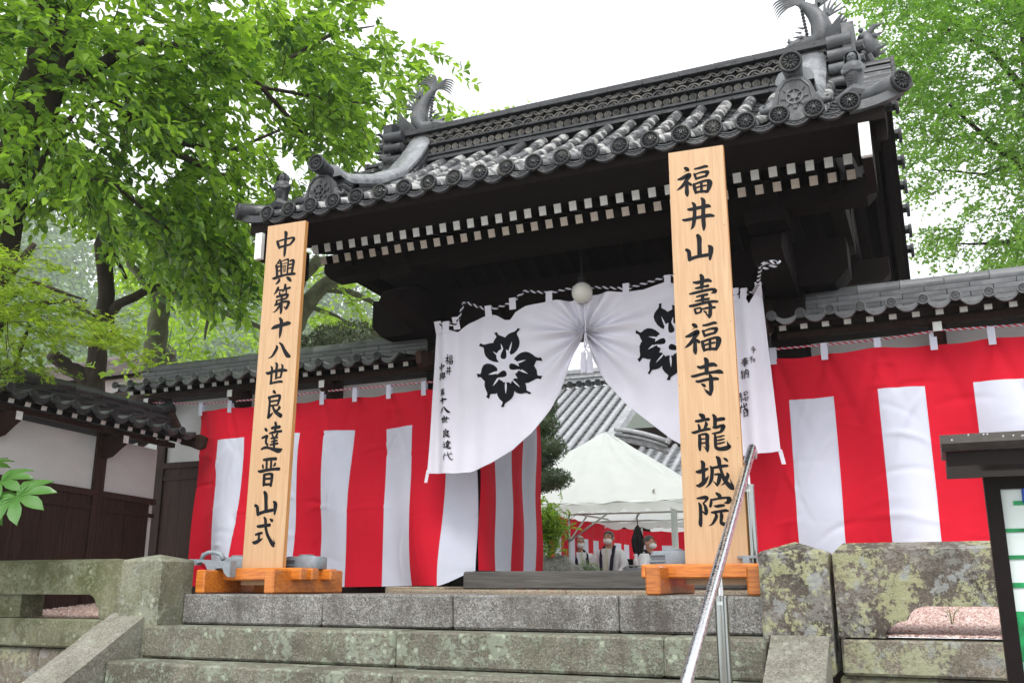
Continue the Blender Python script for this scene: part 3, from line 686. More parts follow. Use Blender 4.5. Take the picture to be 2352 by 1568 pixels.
MF = Matrix.Translation((0, 7.05, 0))
wr = wall('plaster_wall', 'white plaster wall with grey tiled coping right of the gate, behind the red and white curtain', -.93, 3.2, MF, M_wtile, 2.145, posts=(-.87, .14, 1.2, 2.2), brk=(.14, 1.2), z_floor=-.1, end0=True)
wl = wall('plaster_wall', 'white plaster wall with dark mossy tiled coping left of the gate, behind the red and white curtain', -7.15, -3.80, MF, M_wtile2, 2.18, posts=(-6.93, -5.93, -4.89), brk=(-6.94, -5.91, -4.88), z_floor=-.1, end1=True, dark_low=1.22)
MRt = Matrix.Translation((-6.62, 0, 0)) @ Matrix.Rotation(R(90), 4, 'Z')        # local x -> world y, front (-y) -> world +x
wk = wall('plaster_wall', 'lower side wall with shaded dark tiled coping, white panels over dark boards, at far left', 3.9, 6.70, MRt, M_dtile, 1.745, posts=(4.95, 6.03, ), brk=(4.97, 6.04), z_floor=-.25, dark_low=.93, end1=True, droop=.035)

# ============================================================ STONE STEPS, PLATFORM, BALUSTRADE
steps = root('stone_steps', 'broad lichened granite steps climbing to the gate', 'steps', (XC, 4.8, 0))
YS = [4.985, 4.75, 4.47, 4.2, 3.9, 3.6, 3.3, 3.0]; ZS = [.006, -.190, -.385, -.575, -.765, -.955, -1.145, -1.335]
JX = [[-4.598, -3.50, -2.60, -1.6, -.78], [-4.687, -2.83, -1.3, -.80], [-4.69, -2.68, -1.2, -.80], [-4.69, -3.2, -1.9, -.80], [-4.69, -2.6, -.80], [-4.69, -2.2, -.80], [-4.69, -2.9, -.80], [-4.69, -2.4, -.80]]
def block(name, parent, mat, x0, x1, y0, y1, z0, z1, c=.012, rough=.004, lab=None):
    b = B().box(x0, x1, y0, y1, z0, z1, 0, c)
    b.v = [(x+random.uniform(-rough, rough), y+random.uniform(-rough, rough), z+random.uniform(-rough, rough)*.7) for x, y, z in b.v]
    return b.obj(name, parent, mat, False, lab)
for k in range(8):
    for a, c in zip(JX[k], JX[k][1:]):
        yb = YS[k]+(.42 if k else .6)
        block('step_stone', steps, M_step1 if k == 0 else M_step, a+.003, c-.003, YS[k]+random.uniform(-.004, .004), yb, ZS[k]-.190-(.0 if k < 7 else .1), ZS[k]+random.uniform(-.002, .002))
        if k < 7: pass
st = B().box(-4.58, -.82, 5.05, 5.58, -.5, -.03); 
for k in range(7): st.box(-4.66, -.82, YS[k]+.05, YS[k]+.5, -1.5, ZS[k]-.02-.19)
st.obj('step_core', steps, M_ground)
plat = B().box(-4.62, -.79, 5.58, 9.4, -.3, -.004).obj('platform', None, M_plat); plat['kind'] = 'structure'
cur = root('gate_foundation', 'tan stone foundation strip under the weathered threshold beam', 'foundation', (XC, 6.6, 0))
xs = [-3.9, -3.2, -2.45, -1.75, -.7]
for a, c in zip(xs, xs[1:]): block('foundation_stone', cur, M_conc, a+.002, c-.002, 6.42, 6.98, -.04, .028)
sill = B().box(-3.36, -1.25, 6.62, 6.86, .030, .162, 0, .012)
o = sill.obj('threshold_beam', None, M_grey); tag(o, 'long weathered grey timber threshold lying across the gateway', 'beam')
# sloping cheeks beside the steps
def cheek(x0, x1, label, mat, ytop, ztop):
    r = root('stair_cheek', label, 'stone', (x0, 4, -.6))
    n = 4; L = 2.3
    for k in range(n):
        ya, yb = ytop-L*k/n, ytop-L*(k+1)/n; za, zb = ztop-.60*(ytop-ya), ztop-.60*(ytop-yb)
        poly = [(ya-.002, za), (yb+.002, zb), (yb+.002, zb-.55), (ya-.002, za-.55)]
        b = B().prism(poly, lambda u, v, w: (x0+(x1-x0)*w, u, v), 1); b.obj('cheek_stone', r, mat)
cheek(-5.0, -4.693, 'rough sloping granite cheek on the left edge of the steps', M_cheek, 4.79, -.115)
cheek(-.79, -.52, 'sloping speckled granite cheek on the right edge of the steps, under the yellow lichened post', M_cheek, 4.87, -.175)
def post(x0, x1, y0, y1, zt, zb, label, mat, pk=.035):
    b = B().box(x0, x1, y0, y1, zb, zt, 0, .014); cx, cy = (x0+x1)/2, (y0+y1)/2
    b.v = [(x+random.uniform(-.004, .004), y+random.uniform(-.004, .004), z) for x, y, z in b.v]
    n = len(b.v); b.add([(x0+.015, y0+.015, zt), (x1-.015, y0+.015, zt), (x1-.015, y1-.015, zt), (x0+.015, y1-.015, zt), (cx, cy, zt+pk)], [(0, 1, 4), (1, 2, 4), (2, 3, 4), (3, 0, 4)])
    return tag(b.obj('stone_post', None, mat), label, 'post')
post(-4.935, -4.602, 4.76, 5.085, .223, -.9, 'squat mossy granite end post left of the steps', M_postL)
post(-.832, -.505, 4.88, 5.22, .222, -.36, 'squat granite end post with yellow lichen right of the steps', M_rail, .05)
def arcs(cx, cz, r, a0, a1, n=6): return [(cx+r*math.cos(a0+(a1-a0)*k/n), cz+r*math.sin(a0+(a1-a0)*k/n)) for k in range(n+1)]
# right rail with ogee opening
railR = root('stone_balustrade', 'low granite balustrade with scalloped opening and dark yellow lichened rail, right of the steps', 'balustrade', (.8, 5.05, 0))
open_z = -.037; bot = -.183
prof = [(-.485, bot), (-.485, .205), (-.470, .222), (3.2, .222), (3.2, open_z), (.05, open_z)]
prof += [(-.09, open_z), (-.135, open_z-.012), (-.165, open_z-.04), (-.175, open_z-.065), (-.215, open_z-.075), (-.255, open_z-.10), (-.275, bot+.02), (-.27, bot)]
b = B().prism(prof, lambda u, v, w: (u, 4.95+w, v), .24); b.add([(-.47, 4.95, .2225), (3.2, 4.95, .2225), (3.2, 5.19, .2225), (-.47, 5.19, .2225), (-.44, 5.07, .262), (3.2, 5.07, .262)], [(0, 1, 5, 4), (3, 4, 5, 2), (0, 4, 3)])
b.obj('rail_stone', railR, M_rail)
x = -.478
for x0, x1 in ((-.478, 1.3), (1.3, 3.2)): block('lower_beam', railR, M_beam, x0+.003, x1-.003, 4.93, 5.22, -.352, bot-.006)
for x0, x1 in ((-.50, .25), (.25, 1.1), (1.1, 2.2)): block('base_stone', railR, M_beam, x0+.003, x1-.003, 4.97, 5.25, -.60, -.362)
railL = root('stone_balustrade', 'low mossy granite balustrade with long opening, left of the steps', 'balustrade', (-6, 5.05, 0))
def lp(px, py): p = at(px, py, 'y', 4.82); return (p.x, p.z)
X = lambda px: at(px, 1380, 'y', 4.82).x
oz = at(100, 1364, 'y', 4.82).z; bz = at(100, 1418, 'y', 4.82).z
prof = [(-4.95, .20), (-4.965, .215), (-8.2, .215), (-8.2, oz), (X(205), oz), (X(215), oz-.02), (X(228), bz+.05), (X(232), bz), (-4.95, bz)]
b = B().prism(prof, lambda u, v, w: (u, 4.82+w, v), .22); b.add([(-8.2, 4.82, .2155), (-4.965, 4.82, .2155), (-4.965, 5.04, .2155), (-8.2, 5.04, .2155), (-8.2, 4.93, .235), (-5.14, 4.93, .235)], [(0, 1, 5, 4), (3, 4, 5, 2), (1, 2, 5)])
b.obj('rail_stone', railL, M_railL)
bx('rail_foot', railL, M_railL, X(-60), X(40), 4.85, 5.04, bz, oz)
for x0, x1 in ((-6.6, -4.95), (-8.2, -6.6)): block('lower_beam', railL, M_railL, x0+.003, x1-.003, 4.80, 5.08, bz-.19, bz-.004)
for x0, x1 in ((-5.7, -4.94), (-6.6, -5.7), (-7.5, -6.6)): block('base_stone', railL, M_beam, x0+.003, x1-.003, 4.84, 5.15, bz-.75, bz-.20)

# ground: terrace behind the balustrade, gravel beds, lower ground, courtyard, hills
def struct(b, name, mat, smooth=False): o = b.obj(name, None, mat, smooth, None, 'structure'); return o
def gz(x, y): return np.maximum(-.17+.085*(y-5.2), -.176)
g = B().grid(lambda u, v: (-.5+u*3.9, 5.2+v*1.75, gz(0, 5.2+v*1.75)-.004), 4, 4); g.grid(lambda u, v: (-9.5+u*4.88, 4.9+v*2.05, gz(0, 4.9+v*2.05)-.004), 4, 8); g.box(-4.7, -4.58, 5.0, 6.95, -.5, -.06); g.box(-.80, -.50, 5.2, 6.95, -.5, -.06)
struct(g, 'gravel_bed', M_ground)
lg = B().grid(lambda u, v: (-14+28*u, -30+35.0*v, -1.53), 4, 4); struct(lg, 'lower_ground', simple('pale_forecourt_gravel', (.34, .32, .29), .9, 30, .3, .4))
rw = root('retaining_wall', 'dark rough retaining wall under the left balustrade', 'wall', (-8, 5.25, -1.4)); 
for k in range(9):
    for q in range(2): block('wall_stone', rw, M_step, -4.95-.8*(k+1)+.2*q, -4.95-.8*k+.2*q-.008, 4.93, 5.35, -1.45+.32*q, -1.14+.32*q)
gd = B().grid(lambda u, v: (-400+800*u, 9.0+791*v**1.5, -.34), 8, 8); struct(gd, 'courtyard_ground', M_plat)
pb = B(); import itertools
def pebbles(x0, x1, y0, y1, n, name):
    xs = rng.uniform(x0, x1, n); ys = y0+(y1-y0)*rng.random(n)**1.15; s = rng.uniform(.006, .013, n); ang = rng.uniform(0, 6.28, n)
    base = np.array([(1, 0, 0), (-.2, .8, .1), (-1, .1, 0), (.1, -.9, 0), (0, .05, .75)]); fc = np.array([(0, 1, 4), (1, 2, 4), (2, 3, 4), (3, 0, 4)])
    c, si = np.cos(ang), np.sin(ang)
    P = np.empty((n, 5, 3)); P[:, :, 0] = (base[:, 0]*c[:, None]-base[:, 1]*si[:, None])*s[:, None]+xs[:, None]; P[:, :, 1] = (base[:, 0]*si[:, None]+base[:, 1]*c[:, None])*s[:, None]+ys[:, None]
    P[:, :, 2] = base[None, :, 2]*s[:, None]+(gz(0, ys)+rng.uniform(-.002, .004, n))[:, None]
    F = (fc[None]+5*np.arange(n)[:, None, None]).reshape(-1, 3); return fast(name, P.reshape(-1, 3), F, M_peb)
def fast(name, V, F, mat, parent=None, kind='stuff', smooth=False):
    me = bpy.data.meshes.new(name); V = np.asarray(V, np.float32); F = np.asarray(F, np.int32); k = F.shape[1]
    me.vertices.add(len(V)); me.vertices.foreach_set('co', V.ravel()); me.loops.add(F.size); me.loops.foreach_set('vertex_index', F.ravel())
    me.polygons.add(len(F)); me.polygons.foreach_set('loop_start', np.arange(0, F.size, k, dtype=np.int32))
    if smooth: me.polygons.foreach_set('use_smooth', np.ones(len(F), bool))
    me.update(calc_edges=True); me.materials.append(mat); return link(bpy.data.objects.new(name, me), parent, None, None, kind)
tag(pebbles(-7.0, -4.95, 4.84, 6.7, 17000, 'gravel'), 'pink gravel seen through the left balustrade opening', 'gravel')
tag(pebbles(-.45, 1.0, 4.97, 6.75, 24000, 'gravel'), 'pink gravel seen through the right balustrade opening', 'gravel')
def blades(x0, x1, y0, y1, n, h, name, label):
    V = []; F = []
    for i in range(n):
        x, y = random.uniform(x0, x1), random.uniform(y0, y1); a = random.uniform(0, 6.28); w_ = .0035; l = random.uniform(-.4, .4)*h; z = gz(0, y); hh = h*random.uniform(.5, 1.2); m = len(V)
        V += [(x-w_*math.cos(a), y-w_*math.sin(a), z), (x+w_*math.cos(a), y+w_*math.sin(a), z), (x+l, y+l*.5, z+hh)]; F.append((m, m+1, m+2))
    o = fast(name, V, F, M_grass); tag(o, label, 'grass'); return o
blades(-.45, 1.2, 6.6, 6.95, 5200, .035, 'grass', 'short grass verge behind the gravel, right of the steps')
def sprout(x, y, h, label, n=5):
    b = B()
    for k in range(n):
        a = 6.28*k/n+.5; d = Vector((math.cos(a), math.sin(a)*.5, 0)); p0 = Vector((x, y, gz(0, y)))
        b.tube([p0, p0+Vector((0, 0, h*.5))+d*h*.15, p0+Vector((0, 0, h*.8))+d*h*.5], [.004, .006, .001], 4, flat=.3)
    tag(b.obj('weed', None, M_grass), label, 'weed')
sprout(.02, 5.5, .13, 'small green weed growing in the pink gravel at right'); sprout(-5.95, 5.7, .09, 'small green weed growing in the gravel at left')
# ============================================================ CURTAINS
def fold(x, z, seed=0, k=1.0):      # loose folds hanging from the tabs, depth in metres
    return k*(.012*math.sin(3.1*x*2+1.3*seed+.8*z)+.007*math.sin(9.3*x+2*z+seed)+.005*math.sin(5*z+3*x+seed))
def drag(x, z, tabs, ztop, k=.012):   # diagonal drag lines from each tab
    s = 0
    for t in tabs:
        dx = x-t; dz = ztop-z
        if dz > 0: s += k*math.exp(-((abs(dx)-.35*dz)/.035)**2)*math.exp(-dz/.28)
    return s
def stripe_curtain(name, label, x0, x1, y, ztop, zband, zbot, edges, first_red, tabs, seed, hem=None, sag=.018):
    r = root(name, label, 'curtain', ((x0+x1)/2, y, ztop), 'red and white striped ceremonial curtains')
    tb = sorted(tabs); rc = random.Random(int(seed*10)); CR = [(rc.uniform(x0, x1), rc.uniform(zbot, ztop), rc.choice([rc.uniform(-.5, .5), rc.uniform(.9, 2.2), rc.uniform(-.25, .25)]), rc.uniform(.06, .22), rc.uniform(.010, .022), rc.uniform(-.018, .018)) for _ in range(int((x1-x0)*26))]
    def crease(x, z):
        h = 0
        for cx, cz, a, L, w_, am in CR:
            dx, dz = x-cx, z-cz
            if abs(dx) > .4 or abs(dz) > .4: continue
            u = dx*math.cos(a)+dz*math.sin(a); v = -dx*math.sin(a)+dz*math.cos(a)+.15*u*u/L; h += am*math.exp(-(u/L)**2-(v/w_)**2)
        return h
    def top(x):
        for a, c in zip(tb, tb[1:]):
            if a <= x <= c: t = (x-a)/(c-a); return ztop-sag*math.sin(math.pi*t)**.8
        return ztop-.004
    def bot(x): return hem(x) if hem else zbot+.006*math.sin(4*x+seed)
    def S(x, z): 
        return (x+.010*math.sin(6*z+2*seed)*max(0, 1-abs(z-zbot)/.6), y+fold(x, z, seed, 2.2+1.8*(ztop-z))+drag(x, z, tb, ztop, .03)+crease(x, z), z)
    b = B(); n = max(8, int((x1-x0)/.016))
    b.grid(lambda u, v: S(x0+(x1-x0)*u, (zband-.012*math.sin(3*(x0+(x1-x0)*u)+seed))*(1-v)+top(x0+(x1-x0)*u)*v), n, 20); b.obj('top_band', r, M_red, True)
    red = first_red
    for a, c in zip(edges, edges[1:]):
        b = B(); d = 0 if red else .0012
        def Q(u, v, a=a, c=c, d=d):
            x = a+(c-a)*u; zt = zband-.012*math.sin(3*x+seed); z = bot(x)*(1-v)+zt*v; p = S(x, z); return (p[0], p[1]-d, p[2])
        b.grid(Q, 20, 76); b.obj('red_stripe' if red else 'white_stripe', r, M_red if red else M_wht, True)
        if not red:                            # stitched hem lines
            for xx in (a+.004, c-.004):
                b = B().tube([(S(xx, zz)[0], S(xx, zz)[1]-.003, zz) for zz in np.linspace(bot(xx), zband-.02, 14)], .0012, 4); b.obj('seam', r, M_wht)
        red = not red
    for t in tabs:
        b = B(); w_ = .023
        b.grid(lambda u, v: (t-w_+2*w_*u, y-.012-.004*math.sin(3*v)+drag(t, ztop, tb, ztop), ztop-.055+(.125)*v), 3, 5); b.grid(lambda u, v: (t+w_-2*w_*u, y+.018, ztop-.01+.08*v), 3, 3)
        b.grid(lambda u, v: (t-w_+2*w_*u, y-.012+.03*v, ztop+.07), 2, 2); b.obj('hanging_tab', r, M_wht)
    return r
def rope(name, label, pts, rr, ma, mb, pitch=.03, grp=None):
    P = [Vector(p) for p in pts]; L = [0]
    for a, c in zip(P, P[1:]): L.append(L[-1]+(c-a).length)
    n = max(8, int(L[-1]/(pitch/5))); r0 = root(name, label, 'rope', P[0], grp)
    for k, m in ((0, ma), (1, mb)):
        q = []
        for i in range(n+1):
            s = L[-1]*i/n; j = max(j for j in range(len(L)) if L[j] <= s+1e-9); j = min(j, len(P)-2); t = (s-L[j])/(L[j+1]-L[j])
            p = P[j].lerp(P[j+1], t); d = (P[j+1]-P[j]).normalized(); u = d.cross(Vector((0, 1, 0))).normalized(); w_ = d.cross(u); a = 2*math.pi*s/pitch+math.pi*k
            q.append(p+(u*math.cos(a)+w_*math.sin(a))*rr*.55)
        B().tube(q, rr*.62, 5).obj('strand', r0, m, True)
    return r0
def hemL(x):
    if x < -3.68: return .052+.006*math.sin(3*x)
    t = min(1, (x+3.68)/.36); return .052+.125*t*t*(3-2*t)
eL = [-6.33, -6.04, -5.74, -5.44, -5.147, -4.85, -4.555, -4.26, -3.958, -3.65, -3.37]
tabsL = [-6.285+.3455*k for k in range(9)]
cl = stripe_curtain('striped_curtain', 'red and white striped ceremonial curtain hung on the wall left of the gate', -6.33, -3.37, 6.85, 1.672, 1.375, .055, eL, True, tabsL[:8]+[-3.52], 1.7, hemL)
# return part running back along the open door
b_ys = [6.86, 7.10, 7.41, 7.67, 7.92, 8.06]
for k, (a, c) in enumerate(zip(b_ys, b_ys[1:])):
    b = B(); red = (k % 2 == 0)
    def Q(u, v, a=a, c=c, red=red):
        y = a+(c-a)*u; z = .172+1.5*v; return (-3.345+.05*min(1, (y-6.86)/.25)+.010*math.sin(11*y+2*z)+.008*math.sin(21*y)+.008*math.sin(7*z+3*y)-(0 if red else .001), y, z)
    b.grid(Q, 8, 24); b.obj('red_stripe' if red else 'white_stripe', cl, M_red if red else M_wht, True)
eR = [-1.19, -.88, -.575, -.277, .02, .318, .615, .915, 1.21, 1.51, 1.81, 2.11, 2.41, 2.71, 3.0]
tabsR = [-.965+.357*k for k in range(12)]
stripe_curtain('striped_curtain', 'red and white striped ceremonial curtain hung on the wall right of the gate', -1.19, 3.0, 6.85, 1.665, 1.36, .05, eR, True, tabsR, 4.1)
rope('striped_rope', 'red and white twisted rope along the top of the left striped curtain', [(-6.95, 6.86, 1.80), (-6.285, 6.86, 1.735), (-5.6, 6.86, 1.728), (-4.89, 6.86, 1.742), (-4.1, 6.86, 1.735), (-3.5, 6.86, 1.73)], .008, M_red, M_wht, .045, 'ropes carrying the striped curtains')
rope('striped_rope', 'red and white twisted rope along the top of the right striped curtain', [(-.97, 6.86, 1.728), (-.25, 6.86, 1.722), (.14, 6.83, 1.74), (.8, 6.86, 1.725), (3.0, 6.86, 1.72)], .008, M_red, M_wht, .045, 'ropes carrying the striped curtains')

# ---------------- glyphs
def catmull(p, n=4):
    out = []
    for i in range(len(p)-1):
        a = p[max(i-1, 0)]; b_ = p[i]; c = p[i+1]; d = p[min(i+2, len(p)-1)]
        for k in range(n):
            t = k/n
            out.append([.5*((2*b_[q])+(-a[q]+c[q])*t+(2*a[q]-5*b_[q]+4*c[q]-d[q])*t*t+(-a[q]+3*b_[q]-3*c[q]+d[q])*t**3) for q in range(3)])
    out.append(list(p[-1])); return out
def glyph_b(txt, fr, b=None):     # fr(x, z, layer) -> point; x, z in the glyph's own metres
    b = b or B(); lay = 0
    for s in txt.split('|'):
        pts = [[float(v)/1000 for v in q.split(',')] for q in s.split()]
        if len(pts) > 2: pts = catmull(pts)
        if len(pts) == 2: a, c = pts; pts = [[a[q]+(c[q]-a[q])*k/4 for q in range(3)] for k in range(5)]
        lay += 1; n = 10
        for i, (x, z, w_) in enumerate(pts):
            r = max(w_/2, .0004)
            vs = [fr(x, z, lay)]+[fr(x+r*math.cos(2*math.pi*k/n), z+r*math.sin(2*math.pi*k/n), lay) for k in range(n)]
            b.add(vs, [(0, 1+(k+1) % n, 1+k) for k in range(n)])
            if i:
                x0, z0, w0 = pts[i-1]; r0 = max(w0/2, .0004); dx, dz = x-x0, z-z0; L = math.hypot(dx, dz) or 1; nx, nz = -dz/L, dx/L
                b.add([fr(x0+nx*r0, z0+nz*r0, lay+.5), fr(x+nx*r, z+nz*r, lay+.5), fr(x-nx*r, z-nz*r, lay+.5), fr(x0-nx*r0, z0-nz*r0, lay+.5)], [(0, 1, 2, 3)])
    return b
def gbox(txt):
    P = [[float(v)/1000 for v in q.split(',')] for s in txt.split('|') for q in s.split()]
    return min(p[0]-p[2]/2 for p in P), max(p[0]+p[2]/2 for p in P), min(p[1]-p[2]/2 for p in P), max(p[1]+p[2]/2 for p in P)
GL=['-16,2575,19 -7,2562,31 -7,2528,26 -8,2480,25 -8,2431,25 -9,2399,21 -11,2385,10|-84,2512,18 -74,2490,25 -59,2455,17|-70,2512,14 -28,2517,15 18,2519,16 57,2520,17 67,2507,26 54,2488,23 37,2473,18|-59,2463,18 -15,2466,18 37,2470,16', '-48,2362,17 -58,2349,16 -72,2339,9|-76,2322,23 -69,2292,22 -63,2230,23|-38,2351,17 -32,2318,22 -26,2246,18|-65,2336,8 -42,2336,9|-63,2313,14 -35,2312,14|-60,2278,12 -32,2280,12|-23,2352,8 4,2356,12 27,2356,16 29,2326,16 27,2294,16 27,2243,15|-14,2328,7 16,2331,8|-18,2309,6 11,2311,8|-8,2305,8 -4,2264,8|5,2308,7 7,2270,8|-5,2265,7 7,2268,8|48,2342,16 70,2345,17 76,2332,26 74,2303,22 67,2249,20|41,2314,13 74,2315,14|41,2286,13 68,2287,14|-103,2228,10 -84,2227,23 -38,2235,22 17,2240,18 72,2240,24 94,2236,18|-42,2213,16 -43,2201,23 -59,2187,17 -71,2182,6|26,2218,14 45,2205,28 61,2188,18', '-47,2150,19 -50,2137,27 -65,2118,18 -81,2101,4|-33,2128,15 -18,2127,15 -2,2127,13|-31,2110,15 -26,2084,17|15,2162,21 15,2142,24 5,2123,17 -10,2109,2|27,2133,17 59,2136,18|28,2121,17 28,2101,14|-52,2081,19 -18,2085,20 21,2088,22 45,2085,16 40,2071,20 27,2059,17 -8,2055,15 -57,2053,9|-51,2049,19 -56,2029,18 -67,2018,11|-57,2021,18 -34,2026,17 5,2035,18 45,2033,20 57,2023,24 52,2011,24 42,1988,23 33,1973,7|26,1989,15 12,2002,2|-11,2089,22 -8,2048,22 -8,1998,27 -7,1964,22 -10,1953,14|-21,2013,19 -37,1993,19 -59,1972,11 -85,1968,1', '-79,1845,12 -53,1854,31 13,1863,29 56,1869,33 78,1867,18|-13,1914,18 2,1890,31 1,1844,29 -2,1798,24 -6,1767,6', '-28,1712,12 -23,1695,26 -42,1664,24 -62,1638,16 -96,1627,2|-4,1733,10 20,1712,22 45,1670,28 73,1634,34 93,1623,20', '-101,1522,14 -80,1517,25 -31,1527,23 35,1529,25 74,1523,17|-66,1565,8 -54,1550,19 -55,1512,21 -55,1471,20 -56,1443,23|-59,1440,18 -25,1445,16 25,1448,18 40,1444,17|-20,1584,17 -12,1567,22 -15,1536,22 -13,1495,21 -17,1470,11|27,1571,9 37,1555,19 33,1518,20 26,1480,17|-17,1474,12 6,1478,13 24,1478,12', '-25,1381,23 -12,1369,16|-61,1339,23 -54,1308,19 -55,1274,20 -56,1231,22 -58,1200,25|-67,1341,17 -28,1345,20 21,1348,20 30,1337,24 24,1310,22 16,1282,18|-42,1311,15 10,1313,15|-46,1279,15 16,1282,14|-56,1199,21 -38,1213,20 -23,1227,9|30,1265,19 34,1257,20 11,1241,18|-26,1271,15 -5,1239,24 21,1219,29 47,1203,32', '-76,1117,21 -65,1106,20|-98,1056,18 -59,1066,22 -64,1044,20 -64,1020,20 -50,1005,16 -53,990,16|-99,977,15 -73,986,20 -36,982,18 10,968,27 51,959,35 78,969,7|-20,1120,21 8,1123,25 43,1124,25|6,1156,20 11,1140,23 9,1096,21|-40,1084,10 -20,1087,18 21,1092,18 61,1093,20|-15,1074,13 -7,1061,16|28,1075,18 19,1059,18|-21,1048,14 8,1051,16 32,1051,14|-17,1024,12 5,1028,14 30,1030,14|-25,1003,14 7,1008,16 37,1009,16|6,1048,20 7,981,20', '-74,902,17 -48,902,23 -7,905,22 29,903,24|-47,891,18 -45,843,19|-8,889,18 -8,841,19|-79,864,16 -74,847,16|26,872,16 23,861,19 9,856,6|-115,826,11 -94,822,23 -42,829,21 19,833,21 61,832,24|-60,797,23 -59,759,25 -60,727,21|-60,799,18 -19,802,18 5,797,22 6,784,26 5,756,23 1,721,21|-45,769,16 -9,770,16|-50,731,19 3,730,17', '-48,677,23 -36,657,32 -31,612,29 -25,553,30|-119,590,21 -102,579,25 -96,552,27 -92,529,25|-92,531,25 -41,545,23 27,554,24|35,610,15 50,595,31 50,565,30 48,527,15', '-89,449,17 -68,448,23 -22,453,24 12,455,24|-37,506,14 -25,490,24 -22,460,24 -16,430,24 -2,393,24 24,355,26 44,330,31 56,315,19|63,331,13 58,346,7 51,365,1|14,494,12 30,484,23|-99,393,16 -74,400,19 -49,403,18|-70,397,19 -72,360,19|-120,343,12 -101,340,26 -66,353,23 -39,367,5']
